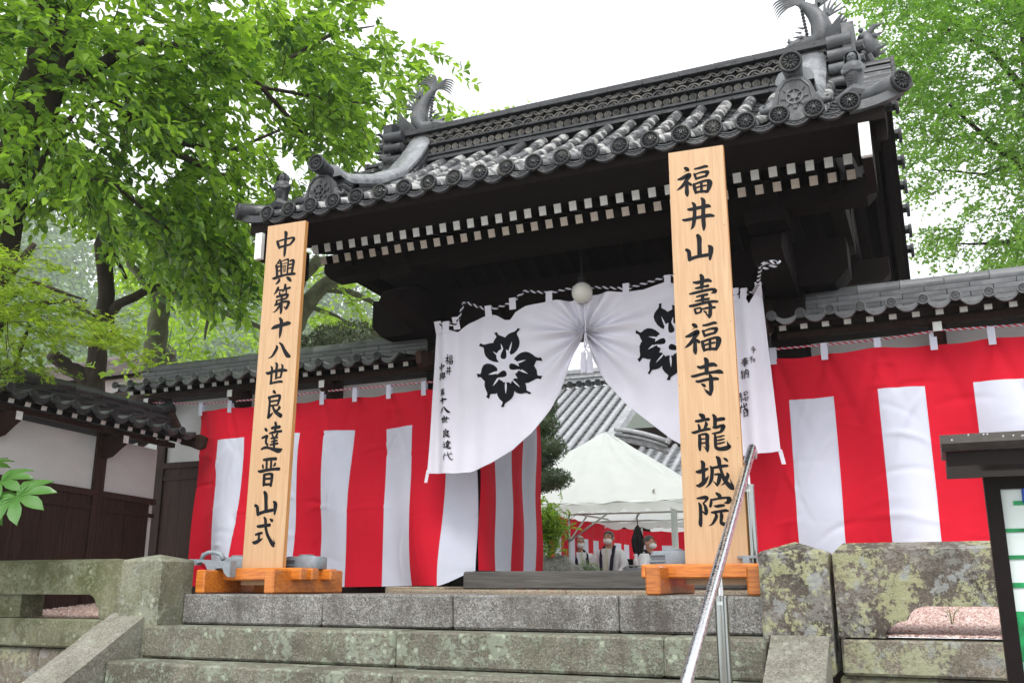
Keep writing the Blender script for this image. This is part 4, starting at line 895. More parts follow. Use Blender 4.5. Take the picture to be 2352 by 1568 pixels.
GR=['-50,2518,19 -41,2511,24 -34,2502,19|-41,2501,8 -52,2494,3 -61,2488,1|-97,2451,12 -73,2455,24 -39,2468,28 -29,2464,30 -48,2436,24 -69,2408,22 -92,2391,15 -110,2382,1|-45,2425,20 -47,2383,24 -47,2354,26 -45,2335,11|-35,2420,14 -24,2406,18 -19,2402,12|8,2502,12 37,2503,17 70,2507,19 82,2504,16|4,2468,16 13,2435,15|10,2467,10 45,2473,13 76,2471,20 83,2464,24 73,2443,17|14,2437,16 47,2442,15 73,2444,16|-3,2402,18 1,2375,22 6,2345,15|3,2403,13 42,2411,16 81,2413,18 93,2397,33 88,2369,28 76,2341,17|43,2409,17 41,2347,18|13,2379,12 41,2383,12 70,2383,12|8,2348,16 39,2350,16 73,2343,20', '-17,2285,12 -6,2267,22 -7,2222,23 -12,2175,25 -21,2136,20 -34,2119,5|38,2306,12 49,2285,26 45,2229,25 43,2166,26 44,2126,24 42,2102,11|-46,2248,12 -27,2245,22 26,2248,22 69,2251,26 85,2245,15|-80,2186,12 -60,2182,20 8,2186,20 76,2189,24 105,2181,14', '4,2073,21 12,2052,30 11,2007,27 9,1948,28|-67,1993,19 -54,1980,23 -52,1953,25 -51,1929,23|-51,1931,23 -6,1941,21 54,1943,23|67,1998,14 78,1982,29 75,1952,28 69,1914,14', '10,1824,17 17,1807,27 14,1776,25 12,1745,19|-35,1785,12 -11,1781,21 27,1786,21 50,1787,23 67,1779,14|-26,1747,10 -8,1748,17 26,1752,15 48,1753,18|-61,1717,10 -33,1720,17 24,1726,18 71,1729,18 87,1717,28 80,1709,15 65,1706,5|-21,1695,11 8,1699,15 40,1701,17|14,1698,21 12,1669,21|-28,1669,11 12,1672,16 48,1674,16|-63,1643,15 -36,1644,19 21,1652,18 67,1655,18 98,1651,14|-37,1620,13 -30,1596,15|-37,1622,10 -2,1624,12 0,1604,13|-29,1594,13 -1,1599,11|11,1616,11 41,1620,15 80,1618,16|51,1642,17 57,1630,21 54,1605,22 52,1577,22 47,1560,11|46,1562,11 35,1579,11 26,1585,3|18,1602,9 29,1593,13', '-49,1528,19 -40,1522,24 -33,1514,19|-40,1512,8 -50,1505,3 -59,1499,1|-95,1461,12 -71,1466,24 -38,1481,27 -28,1478,29 -47,1450,23 -68,1422,22 -90,1404,15 -108,1394,1|-44,1439,20 -45,1400,23 -46,1372,25 -44,1354,11|-34,1435,14 -23,1423,18 -18,1420,12|8,1517,12 37,1519,17 70,1526,18 82,1523,15|5,1484,16 14,1453,15|11,1483,10 45,1492,13 76,1492,19 83,1485,23 73,1465,16|15,1455,16 48,1462,15 73,1466,15|-2,1421,17 2,1395,21 6,1367,14|4,1422,13 42,1432,15 81,1437,17 93,1423,32 88,1396,27 76,1368,16|43,1430,16 41,1371,17|14,1400,12 41,1406,12 70,1408,12|9,1370,15 39,1374,15 73,1370,19', '9,1319,17 17,1305,27 15,1271,25 14,1234,25|-35,1276,13 -17,1269,21 23,1279,25 53,1281,24 71,1273,14|-73,1223,12 -54,1223,18 4,1233,17 54,1236,18 87,1236,25 105,1227,10|-48,1191,12 -31,1189,18 19,1197,18 60,1197,20 75,1194,16|30,1221,13 37,1205,23 36,1169,26 35,1135,25 29,1106,13|27,1108,16 12,1124,18 -1,1138,6 -8,1149,1|-17,1172,10 -6,1164,18 0,1158,12', '-36,997,16 -22,986,28 -18,973,18|-61,961,15 -41,961,18 -12,966,18 9,967,19|-49,940,11 -45,928,16 -44,914,16|-6,949,13 -4,937,20 -14,918,15|-87,898,10 -71,897,18 -39,905,16 2,911,17 15,910,12|-47,879,15 -45,858,20 -47,817,20 -47,796,13|-51,880,8 -32,883,12 -9,884,15 -2,872,23 -4,839,22 -4,807,22 -5,787,13|-9,797,13 -20,809,5 -29,816,1|-37,857,9 -14,858,8|-38,833,11 -12,835,10|39,988,15 47,973,23 46,950,22 44,919,21|53,959,18 77,963,22 95,963,20|30,919,6 48,917,16 75,924,18 92,921,24 82,900,21 73,891,15 49,886,13 28,884,8|42,874,13 43,853,19 42,820,18 46,802,19 68,795,22 100,798,27 118,805,22|115,811,19 110,824,10 106,841,1|54,863,8 72,865,11 92,870,8|53,843,8 76,847,11 93,850,7|52,825,10 75,828,11 93,832,8', '-42,732,12 -33,718,24 -35,688,23 -34,658,21 -36,620,21|-73,675,12 -58,674,22 -31,682,23 -10,688,13|-77,599,8 -60,597,21 -38,611,26 -19,631,17 -5,649,2|6,701,8 15,686,20 13,655,20 7,626,20 -8,599,11 -29,582,1|15,692,13 42,695,16 80,700,17 101,700,14|44,752,12 55,738,24 58,706,22 65,676,16 74,641,22 90,610,23 111,584,26 124,574,18|123,585,18 116,612,7 110,633,1|30,655,11 52,655,15 55,642,22 47,612,21 39,591,7|37,597,12 26,611,7 16,621,1|96,660,8 101,647,19 90,625,22 79,605,12 59,593,1|83,743,7 96,734,16 106,722,4', '-77,527,9 -54,529,17 -31,531,22 -21,525,18 -34,507,11 -44,498,9 -35,486,15 -30,465,22 -29,448,20 -31,437,9|-35,440,12 -49,454,8|-69,502,8 -61,484,19 -61,451,20 -62,422,20 -65,388,22 -62,372,7|33,551,14 47,538,22 53,529,15|1,518,11 0,501,17 -5,482,16|6,516,12 48,523,13 85,525,14 101,517,27 94,501,22 73,497,6|16,483,7 31,480,16 53,483,18 70,484,13|-1,448,9 14,448,16 52,453,16 78,456,17 90,453,11|21,439,12 26,427,18 15,405,18 0,385,11 -20,376,1|52,441,15 54,426,21 50,404,18 52,389,20 70,381,21 92,384,16 100,400,4']

# ============================================================ THE TWO NAME BOARDS
def sign_board(label, x0, x1, x0t, x1t, z1l, z1r, glyphs, gx):
    r = root('wooden_name_board', label, 'board', ((x0+x1)/2, 5.27, .1), 'tall calligraphy boards')
    vs = [(x0, 5.25, .06), (x1, 5.25, .06), (x1t, 5.25, z1r), (x0t, 5.25, z1l)]; vs += [(x, y+.035, z) for x, y, z in vs]
    b = B(); b.add(vs, [(0, 1, 2, 3), (7, 6, 5, 4)], 0); b.add(vs, [(1, 5, 6, 2), (3, 2, 6, 7), (0, 3, 7, 4), (1, 0, 4, 5)], 1)
    b.obj('plank', r, [M_board, M_bedge])
    for g in glyphs: glyph_b(g, lambda x, z, l: (gx+x, 5.2485-l*.00002, z)).obj('written_character', r, M_ink)
    for k in range(7): 
        z = .5+.33*k+random.uniform(-.05, .05); B().ell((x0+.012+(x1-x0-.03)*(k % 2), 5.2492, z), (.0025, .001, .0025), 6, 4).obj('nail_head', r, M_wood)
sign_board('tall pale wooden board reading 中興第十八世良達晋山式, left of the gateway', -4.348, -4.011, -4.328, -3.989, 2.646, 2.638, GL, -4.15)
sign_board('tall pale wooden board reading 福井山壽福寺龍城院, right of the gateway behind the handrail', -1.290, -.946, -1.281, -.946, 2.638, 2.626, GR, -1.13)
# ---------------- stained timber stands
def stand(label, cx, xl, xr, flip=1):
    r = root('timber_stand', label, 'stand', (cx, 5.3, 0), 'orange stained timber board stands')
    def t(x0, x1, y0, y1, z0, z1): B().box(x0, x1, y0, y1, z0, z1, 0, .009).obj('timber', r, M_stain)
    return t
t = stand('orange stained timber stand under the left board', -4.15, -4.8, -3.6)
P_ = lambda u, y=5.2: at((700+u*800/2352)*.57422, 1345, 'y', y).x
Q_ = lambda v, y=5.2: at(v, 1345, 'y', y).x
# two sleepers running back, three cross timbers lying in them; the board stands between the first two
t(-4.512, -4.437, 4.99, 5.77, .008, .158); t(-3.953, -3.877, 4.99, 5.77, .008, .160)
for (ya, yb, zt) in ((5.168, 5.244, .170), (5.289, 5.368, .168), (5.506, 5.586, .166)): t(-4.56+.02*(ya > 5.3), -3.800+random.uniform(-.004, .004), ya, yb, .090, zt)
t(-4.36, -3.95, 5.40, 5.47, .008, .09)
t = stand('orange stained timber stand under the right board', -1.13, -1.5, -.8)
t(-1.448, -1.367, 4.99, 5.77, .008, .158); t(-.915, -.842, 4.99, 5.77, .008, .158)
for (ya, yb, zt) in ((5.168, 5.244, .170), (5.289, 5.368, .168), (5.506, 5.586, .166)): t(-1.522+.02*(ya > 5.3), -.845, ya, yb, .094, zt)
# ---------------- grey cast weights
def weight(label, x, y, z, rz=0, w_=.26, d=.16, h=.085):
    r = root('cast_weight', label, 'weight', (x, y, z), 'grey cast weights on the timber stands', rz); T = Matrix.Translation((x, y, z)) @ Matrix.Rotation(rz, 4, 'Z')
    b = B(); fr = lambda u, v, w: T @ Vector((u, -d/2+w, v))
    n = 24; pts = []
    for k in range(n):
        a = 2*math.pi*k/n; ca, sa = math.cos(a), math.sin(a); pts.append((math.copysign(abs(ca)**.45, ca)*w_/2, math.copysign(abs(sa)**.45, sa)*d/2))
    vs = []; lv = [(0, .97), (.008, 1), (h-.012, .985), (h, .93)]
    for zz, s in lv: vs += [T @ Vector((u*s, v*s, zz)) for u, v in pts]
    fs = [(j*n+k, j*n+(k+1) % n, (j+1)*n+(k+1) % n, (j+1)*n+k) for j in range(3) for k in range(n)]+[tuple(range(3*n, 4*n)), tuple(range(n))[::-1]]
    b.add(vs, fs); b.obj('body', r, M_castg, 'a')
    B().lathe([(.055, h-.002), (.055, h+.010), (.045, h+.013), (.0005, h+.013)], 20, T).obj('raised_rim', r, M_castg, 'a')
    b = B(); x0, x1, z0, z1 = -w_*.46, -w_*.12, h*.30, h*.72     # grip recess as a flat plate, its inner shade painted dark, and frame
    b.prism([(x0, z0), (x1, z0), (x1, z1), (x0, z1)], lambda u, v, w: T @ Vector((u, -d/2-.001+w, v)), .004); b.obj('grip_recess', r, simple('recess_shadow_paint', (.11, .125, .14), .6))
    b = B(); b.tube([T @ Vector((u, -d/2-.002, v)) for u, v in ((x0, z0), (x1, z0), (x1, z1), (x0, z1), (x0, z0))], .005, 5); b.obj('grip_rim', r, M_castg)
weight('grey rounded cast weight on the left stand, right of the board', P_(1530, 5.5), 5.50, .166, 0, .275, .17)
weight('grey rounded cast weight on the left stand, half behind the board', P_(730, 5.5), 5.50, .168, 0, .20, .16)
weight('grey rounded cast weight on the right stand, left of the board', Q_(1549, 5.5), 5.50, .166, 0, .24, .17)
# tipped weight with a loop handle
tw = root('cast_weight', 'grey cast weight with loop handle tipped over the left end of the left stand', 'weight', (P_(430), 5.2, .12), 'grey cast weights on the timber stands')
def zp(u, v, y=5.12): p = at((700+u*800/2352)*.57422, (2100+v*800/2352)*.57422, 'y', y); return (p.x, p.z)
out = [zp(*q) for q in ((185, 395), (390, 405), (490, 412), (490, 540), (480, 605), (455, 605), (415, 570), (385, 490), (365, 450), (320, 432), (275, 445), (265, 470), (225, 465))]
B().prism(out, lambda u, v, w: (u, 5.105+w, v), .055).obj('body', tw, M_castg)
out = [zp(*q) for q in ((490, 412), (670, 418), (655, 608), (630, 605), (590, 560), (572, 500), (490, 505))]
B().prism(out, lambda u, v, w: (u, 5.107+w, v), .06).obj('side_lug', tw, M_castg)
hd = [zp(*q) for q in ((290, 400), (310, 345), (370, 318), (450, 315), (520, 340), (545, 400))]
B().tube([(a, 5.14, c) for a, c in hd], [.016, .015, .014, .014, .015, .018], 8).obj('loop_handle', tw, M_castg, True)
weight('grey cast weight at the right end of the right stand, behind the rail post', Q_(1712, 5.16)+.0, 5.27, .10, R(90), .12, .045, .10)
# ============================================================ WHITE CREST CURTAIN
YC = 6.48
def cpoint(px, py): p = at(px, py, 'y', YC); return (p.x, p.z)
def interp(pts, t):
    n = len(pts)-1; L = [0]
    for a, c in zip(pts, pts[1:]): L.append(L[-1]+math.hypot(c[0]-a[0], c[1]-a[1]))
    s = t*L[-1]
    for i in range(n):
        if s <= L[i+1]+1e-9: k = (s-L[i])/(L[i+1]-L[i]+1e-12); return (pts[i][0]+(pts[i+1][0]-pts[i][0])*k, pts[i][1]+(pts[i+1][1]-pts[i][1])*k)
    return pts[-1]
TIE = cpoint(1345, 765)
LT = [cpoint(*q) for q in ((1000, 752), (1014, 768), (1028, 757), (1050, 762), (1080, 742), (1126, 722), (1140, 724), (1160, 735), (1172, 735), (1184, 718), (1210, 705), (1264, 693), (1300, 694), (1340, 690))]
LB = [cpoint(*q) for q in ((978, 1086), (1040, 1088), (1085, 1085), (1130, 1065), (1180, 1035), (1225, 995), (1265, 940), (1295, 885), (1318, 820), (1345, 765))]
RT = [cpoint(*q) for q in ((1340, 690), (1380, 676), (1440, 672), (1480, 668), (1535, 648), (1570, 660), (1640, 668), (1690, 680), (1703, 690), (1712, 682), (1722, 700), (1735, 665), (1748, 672))]
RB = [cpoint(*q) for q in ((1345, 765), (1362, 820), (1395, 880), (1440, 930), (1490, 968), (1545, 1010), (1600, 1040), (1680, 1050), (1740, 1044), (1790, 1033))]
def cy(x, z, side):     # height field of the hanging cloth: gathered at the tie, vertical folds at the outer edge
    dx, dz = x-TIE[0], z-TIE[1]; r = math.hypot(dx, dz)+.02; a = math.atan2(dz, dx*side)
    near = math.exp(-r/.34)
    y = -.055*near*math.sin(a*15)*min(1, r/.06)-.02*math.exp(-r/.6)*math.sin(a*8+1)-.020*math.sin(a*5+r*6)*math.exp(-((r-.55)/.45)**2)
    xe = (LT[0][0] if side < 0 else RT[-1][0]+.02*(2.0-z)); q = abs(x-xe)
    y += .030*math.exp(-q/.20)*math.sin(q*36+.4*z)+.014*math.exp(-q/.5)*math.sin(q*19+1.5*z)
    drop = max(0, 2.1-z); y += .026*math.sin(drop*7-abs(dx)*4)*math.exp(-((abs(dx)-.6)/.5)**2)
    if side > 0 and x > -1.2: y += .022*math.sin((x+1.2)*24+z*1.2)*min(1, (x+1.2)/.1)
    return YC+y-.05*near
M_crest = M_blackcloth
whites = []
for side, T_, Bt, lab in ((-1, LT, LB, 'left half of the white crest curtain, gathered up to the cord'), (1, RT, RB, 'right half of the white crest curtain, gathered up to the cord')):
    r = root('crest_curtain', lab, 'curtain', (TIE[0]+side*.6, YC, 2.1), 'white crest curtain halves'); whites.append(r)
    def S(u, v):
        a = interp(Bt, u); c = interp(T_, u); vv = v
        x = a[0]+(c[0]-a[0])*vv; z = a[1]+(c[1]-a[1])*vv
        return (x, cy(x, z, side), z)
    B().grid(S, 110, 70).obj('cloth', r, M_wht2, True)
    hem = B(); e = [S(k/60, 0) for k in range(61)]; hem.tube([(p[0], p[1]-.002, p[2]+.004) for p in e], .003, 5); hem.obj('hem', r, M_wht2, True)
# crest: ring of pointed petals in three pairs, each pair round a striped bud
def cres(b, poly, side, r_=.0026):    # triangulate a shape by radial strips between an axis and its outline so it follows the cloth
    n = 8; P = [cpoint(*q) for q in poly]; cx = sum(p[0] for p in P)/len(P); cz = sum(p[1] for p in P)/len(P)
    m = len(P); vs = [(cx, cy(cx, cz, side)-r_, cz)]
    for j in range(1, n+1):
        for p in P: x = cx+(p[0]-cx)*j/n; z = cz+(p[1]-cz)*j/n; vs.append((x, cy(x, z, side)-r_, z))
    fs = [(0, 1+k, 1+(k+1) % m) for k in range(m)]+[(1+(j-1)*m+k, 1+j*m+k, 1+j*m+(k+1) % m, 1+(j-1)*m+(k+1) % m) for j in range(1, n) for k in range(m)]
    return b.add(vs, fs)
def petal_poly(bx_, by_, tx, ty, wd, curl=0, body=.74):  # view-pixel base, tip, half width
    dx, dy = tx-bx_, ty-by_; L = math.hypot(dx, dy); ux, uy = dx/L, dy/L; nx, ny = -uy, ux
    prof = [(0, .42), (.08, .74), (.22, 1.0), (.38, 1.12), (.54, 1.06), (.67, .80), (.76, .46), (.83, .20), (.90, .12), (.95, .16), (1.0, .22)]
    up = [(bx_+dx*t+nx*wd*h, by_+dy*t+ny*wd*h) for t, h in prof]; dn = [(bx_+dx*t-nx*wd*h, by_+dy*t-ny*wd*h) for t, h in prof]
    q = lambda p, t: (p[0]+nx*curl*max(0, t-.75)*4, p[1]+ny*curl*max(0, t-.75)*4)
    return [q(p, t) for p, (t, h) in zip(up, prof)]+[q(p, t) for p, (t, h) in list(zip(dn, prof))[::-1]]
def slit_poly(bx_, by_, tx, ty, wd, f=.52):
    dx, dy = (tx-bx_)*f, (ty-by_)*f; L = math.hypot(dx, dy); nx, ny = -dy/L, dx/L
    pr = [(.0, .5), (.3, 1), (.65, .75), (1, .05)]; return [(bx_+dx*t+nx*wd*h, by_+dy*t+ny*wd*h) for t, h in pr]+[(bx_+dx*t-nx*wd*h, by_+dy*t-ny*wd*h) for t, h in pr[::-1]]
def z5(x, y): return ((1200+x*.5102)*.57422, (900+y*.5102)*.57422)
def crest(side, f, root_):
    pt = [  # base, tip, width (zoomed px of the left crest)
        (1600, 990, 1570, 845, 62), (1650, 1000, 1695, 812, 62), (1575, 1020, 1440, 925, 62),
        (1700, 1080, 1885, 1030, 62), (1705, 1130, 1885, 1215, 66), (1560, 1165, 1400, 1215, 75), (1555, 1205, 1450, 1345, 62), (1620, 1230, 1610, 1425, 66), (1690, 1190, 1800, 1340, 50)]
    pt = [(1600, 1010, 1562, 842, 58), (1640, 1010, 1712, 812, 56), (1590, 1050, 1432, 925, 62), (1690, 1090, 1888, 1030, 60), (1700, 1120, 1885, 1215, 72), (1555, 1150, 1398, 1200, 76), (1560, 1190, 1450, 1340, 60), (1610, 1230, 1608, 1425, 64), (1665, 1215, 1800, 1338, 46)]
    for i, (a, b_, c, d, w_) in enumerate(pt):
        A = f(a, b_); C = f(c, d); k = .2929*abs(f(1, 0)[0]-f(0, 0)[0])/.2929
        wd = w_*abs(f(1, 0)[0]-f(0, 0)[0])
        cres(B(), petal_poly(*A, *C, wd, curl=(6 if i % 2 else -6)), side, .0030+.0002*i).obj('crest_petal', root_, M_crest)
        cres(B(), slit_poly(*A, *C, wd*.13, .46), side, .0055).obj('petal_slit', root_, M_wht2)
        # thin white outline between petals
    for (bx_, by_, ang, n) in ((1600, 1030, 80, 6), (1668, 1112, -10, 6), (1600, 1165, 200, 6)):
        for k in range(n):
            a = R(ang)+R(-42+84*k/(n-1)); L = 58; ox, oy = bx_+math.cos(a+math.pi)*22, by_-math.sin(a+math.pi)*22
            p0 = f(ox, oy); p1 = f(ox+math.cos(R(ang)+.4*(a-R(ang)))*95, oy-math.sin(R(ang)+.4*(a-R(ang)))*95)
            cres(B(), petal_poly(*p0, *p1, 4.6, body=1), side, .0065).obj('crest_bud_stripe', root_, M_crest)
        cc = f(bx_, by_); cres(B(), [(cc[0]+17*math.cos(6.283*k/14), cc[1]+17*math.sin(6.283*k/14)) for k in range(14)], side, .0060).obj('crest_bud', root_, M_wht2)
crest(-1, z5, whites[0])
def z4(x, y):     # right crest: mirrored copy, centre measured on the photograph
    X, Y = z5(x, y); cx, cy_ = z5(1640, 1120); return (1532-(X-cx)*.98, 800+(Y-cy_)*.98-14+.0*(X-cx)-(X-cx)*-.12)
crest(1, z4, whites[1])
# small writing on the cloth
def thick(t, k): return '|'.join(' '.join('%s,%s,%g' % (a, b_, float(c)*k) for a, b_, c in (q.split(',') for q in st.split())) for st in t.split('|'))
def small(txt, px, py, hpx, side, root_, sx=1.0):
    x0, x1, z0, z1 = gbox(txt); c = cpoint(px, py); h = abs(cpoint(px, py)[1]-cpoint(px, py+hpx)[1]); s = h/(z1-z0); cx, cz = (x0+x1)/2, (z0+z1)/2
    def fr(x, z, l): X = c[0]+(x-cx)*s*sx; Z = c[1]+(z-cz)*s; return (X, cy(X, Z, side)-.0085-l*.0001, Z)
    glyph_b(txt, fr).obj('written_character', root_, M_ink)
G_dai = '-40,60,4 -55,10,14 -85,-30,3|-62,5,10 -62,-80,10|-40,10,8 20,22,10 60,30,10|0,75,8 5,10,13 30,-45,14 65,-80,12 75,-55,3|35,62,8 50,48,12'
G_hou = '-60,60,10 60,68,10|-50,35,8 52,42,8|-80,8,9 78,16,11|0,85,10 -10,20,12 -75,-35,4|5,12,10 40,-20,13 80,-40,6|-25,-28,8 28,-25,8|-38,-52,8 38,-48,8|0,-15,10 0,-88,10'
G_nou = '-50,80,9 -75,50,9 -45,45,5|-35,55,8 -72,12,9 -30,18,7|-52,10,9 -52,-75,9|-75,-20,7 -82,-50,6|-32,-20,7 -25,-45,6|-5,45,9 -5,-80,10|-5,45,8 70,52,11 68,-60,12 50,-75,6|30,80,9 28,20,9 5,-25,6|30,15,8 52,-15,10'
G_sou = '-50,80,9 -75,50,9 -45,45,5|-35,55,8 -72,12,9 -30,18,7|-52,10,9 -52,-75,9|-75,-20,7 -82,-50,6|-32,-20,7 -25,-45,6|15,80,9 -8,50,5|45,80,9 78,45,9|30,55,8 8,22,9 60,26,8|-2,-20,9 -10,-50,7|18,-10,8 22,-60,10 55,-60,9 58,-40,4|30,-12,6 42,-30,9|66,-15,8 80,-40,10'
G_nichi = '-35,60,11 -35,-60,11|-35,58,9 38,62,11 36,-60,12|-30,2,9 32,5,9|-32,-52,9 34,-50,9'
G_rei = '0,80,9 -35,35,9 -80,5,4|0,78,8 40,35,11 82,10,8|-15,28,9 15,22,9|-45,-5,9 40,0,10 15,-40,8|-10,-15,8 5,-85,9'
G_wa = '20,75,9 -50,58,6|-80,30,9 18,38,9|-32,60,9 -32,-80,10|-34,25,8 -80,-30,5|-30,22,6 8,-10,9|35,15,9 38,-45,9|35,12,8 82,16,9 78,-45,9|38,-40,8 76,-38,8'
for g_, (px, py, h) in zip((GL[0], GL[1], GL[2], GL[3], GL[4], GL[5], GL[6], GL[7], G_dai), ((1018, 845, 19), (1019, 865, 17), (1020, 902, 17), (1021, 921, 16), (1023, 942, 15), (1024, 963, 16), (1028, 995, 20), (1029, 1021, 20), (1031, 1047, 20))):
    small(thick(g_, 1.15), px, py, h, -1, whites[0], 1.25)
for g_, (px, py, h) in zip((GR[0], GR[1]), ((1035, 827, 24), (1034, 852, 22))): small(g_, px, py, h, -1, whites[0], .6)
G_hou, G_nou, G_sou, G_dai, G_nichi, G_rei, G_wa = [thick(q, 1.7) for q in (G_hou, G_nou, G_sou, G_dai, G_nichi, G_rei, G_wa)]
for g_, (px, py, h) in zip((G_hou, G_nou, G_sou, G_dai, G_nichi), ((1713, 835, 22), (1712, 861, 22), (1709, 911, 24), (1708, 936, 24), (1713, 948, 18))): small(g_, px, py, h, 1, whites[1])
for g_, (px, py, h) in zip((G_rei, G_wa), ((1733, 806, 18), (1731, 829, 18))): small(g_, px, py, h, 1, whites[1], .55)
def loop_tab(px, py, side, h=26, wpx=15, lean=0):
    t = cpoint(px, py-h*.62); bt = cpoint(px+lean, py+h*.38); w_ = abs(cpoint(px, py)[0]-cpoint(px+wpx/2, py)[0]); y0 = cy(bt[0], bt[1], side)-.006
    B().grid(lambda u, v: (bt[0]+(t[0]-bt[0])*v+w_*(2*u-1), y0+(YC-.03-y0)*v, bt[1]+(t[1]-bt[1])*v), 2, 4).grid(lambda u, v: (t[0]+w_*(2*u-1), YC-.03+.045*v, t[1]-.01*v), 2, 3).obj('hanging_tab', whites[0 if side < 0 else 1], M_wht2)
for q in ((1008, 752, -1), (1028, 752, -1), (1049, 742, -1), (1124, 716, -1), (1180, 698, -1), (1264, 683, -1), (1440, 665, 1), (1535, 646, 1), (1690, 676, 1), (1710, 676, 1), (1742, 662, 1)):
    loop_tab(q[0], q[1]+4, q[2])
for (px, py, sd_) in ((980, 1085, -1), (1789, 1038, 1)):
    c = cpoint(px, py); w_ = .028; y0 = cy(c[0], c[1], sd_)-.004
    B().grid(lambda u, v: (c[0]+sd_*.02+w_*(u-.5)*1.0+sd_*.0-sd_*.02*v, y0, c[1]-.075+.10*v), 2, 3).obj('corner_tab', whites[0 if sd_ < 0 else 1], M_wht2)
YR = YC-.012
def rp(px, py, y=YR): p = at(px, py, 'y', y); return (p.x, p.y, p.z)
rope('twisted_cord', 'black and white twisted cord along the top of the crest curtain', [rp(1001, 744), rp(1030, 748), rp(1050, 742), rp(1066, 693), rp(1124, 713), rp(1172, 696), rp(1206, 668), rp(1262, 673), rp(1320, 660), rp(1380, 660), rp(1440, 663), rp(1500, 645), rp(1540, 633), rp(1600, 650), rp(1690, 678), rp(1730, 672), rp(1740, 655, 6.2), rp(1747, 610, 5.93), rp(1755, 605, 5.93)], .011, M_wht2, M_blackcloth, .06)
rope('twisted_cord', 'knotted end of the black and white cord tied to the right beam', [rp(1755, 605, 5.93), rp(1790, 598, 5.92), rp(1788, 608, 5.9), rp(1750, 617, 5.92), rp(1762, 600, 5.9), rp(1784, 604, 5.88)], .012, M_wht2, M_blackcloth, .055)
rope('twisted_cord', 'knotted end of the black and white cord tied to the left beam end', [rp(945, 712, 6.74), rp(975, 706, 6.74), rp(972, 722, 6.74), rp(947, 718, 6.74), rp(960, 712, 6.74)], .010, M_wht2, M_blackcloth, .055)
# ball lamp
lm = root('ball_lamp', 'white round glass lamp hanging in front of the curtain top', 'lamp', rp(1337, 672, 6.38))
c = Vector(rp(1337, 672, 6.38)); B().ell(c, (.079, .079, .080), 24, 16).obj('globe', lm, M_lamp, True); B().lathe([(.03, .07), (.03, .12), (.001, .12)], 12, Matrix.Translation(c)).obj('socket', lm, M_blk); B().tube([c+Vector((0, 0, .12)), c+Vector((0, 0, .3))], .006, 6).obj('rod', lm, M_blk)
# tassel
ts = root('tassel', 'white cord knot and double tassel hanging where the curtain halves meet', 'tassel', rp(1347, 770, 6.38))
b = B(); b.tube([rp(1344, 690, 6.40), rp(1345, 765, 6.37)], .004, 6); b.tube([rp(1344, 765, 6.37), rp(1342, 790, 6.37), rp(1346, 800, 6.36), rp(1340, 812, 6.36)], .006, 6); b.tube([rp(1346, 765, 6.37), rp(1348, 790, 6.37), rp(1344, 800, 6.355), rp(1354, 812, 6.36)], .006, 6)
for q in ((1343, 786), (1350, 788), (1346, 792), (1342, 796), (1351, 797), (1346, 783)): b.ell(Vector(rp(*q, 6.355)), (.009, .008, .009), 8, 6)
b.obj('cord_knot', ts, M_wht2, True)
for px in (1340, 1354):
    p = Vector(rp(px, 812, 6.36)); B().ell(p, (.020, .018, .016), 12, 8).obj('tassel_head', ts, M_wht2, True)
    b = B()
    for k in range(26):
        a = 6.283*k/26; rr = .018; b.tube([p+Vector((rr*math.cos(a)*.7, rr*math.sin(a)*.7, -.005)), p+Vector((rr*math.cos(a)*1.2, rr*math.sin(a)*1.2, -.07)), p+Vector((rr*math.cos(a)*1.15, rr*math.sin(a)*1.15, -.148+random.uniform(-.006, .004)))], .0032, 4)
    b.tube([p, p+Vector((0, 0, -.145))], .017, 8); b.obj('fringe', ts, M_wht2)
# ============================================================ HANDRAIL
hr = root('handrail', 'galvanised metal handrail with two round steel posts rising up the steps', 'handrail', (-.93, 4.5, -.5))
def HX(px, py): p = at(px, py, 'x', -.93); return Vector(p)
top_ = HX(1727, 1028); lo_ = HX(1576, 1568); d = (lo_-top_).normalized(); end = lo_+d*1.0
B().tube([top_, top_+d*.02, lo_, end], [.0245, .0255, .0255, .0255], 20).obj('rail_tube', hr, M_galv, 'a')
B().tube([top_+Vector((0, .004, 0)), top_+Vector((0.0, .035, -.02)), top_+Vector((0.0, .03, -.06))], [.024, .024, .02], 14).obj('rail_end', hr, M_galv, True)
for (px, pyt, zb, yy) in ((1719, 1115, -.175, None), (1656, 1370, -.525, None)):
    t_ = HX(px, pyt); pr_ = B().tube([(t_.x, t_.y, zb), (t_.x, t_.y, t_.z)], .030, 24); o = pr_.obj('post', hr, M_steel, 'a')
    B().tube([(t_.x, t_.y, t_.z-.004), (t_.x, t_.y, t_.z+.006)], .033, 24).obj('collar', o, M_steel, 'a'); zr_ = top_.z+(t_.y-top_.y)*d.z/d.y
    B().tube([(t_.x, t_.y, t_.z), (t_.x, t_.y, t_.z+.05), (t_.x, t_.y, zr_-.01)], [.014, .012, .008], 12).obj('bracket_pin', o, M_galv, 'a')
    B().box(t_.x-.014, t_.x+.012, t_.y-.0315, t_.y-.029, t_.z-.035, t_.z-.020).obj('maker_sticker', o, M_panel)
    B().tube([(t_.x, t_.y, zb), (t_.x, t_.y, zb+.008)], .045, 20).obj('base_flange', o, M_steel, 'a')
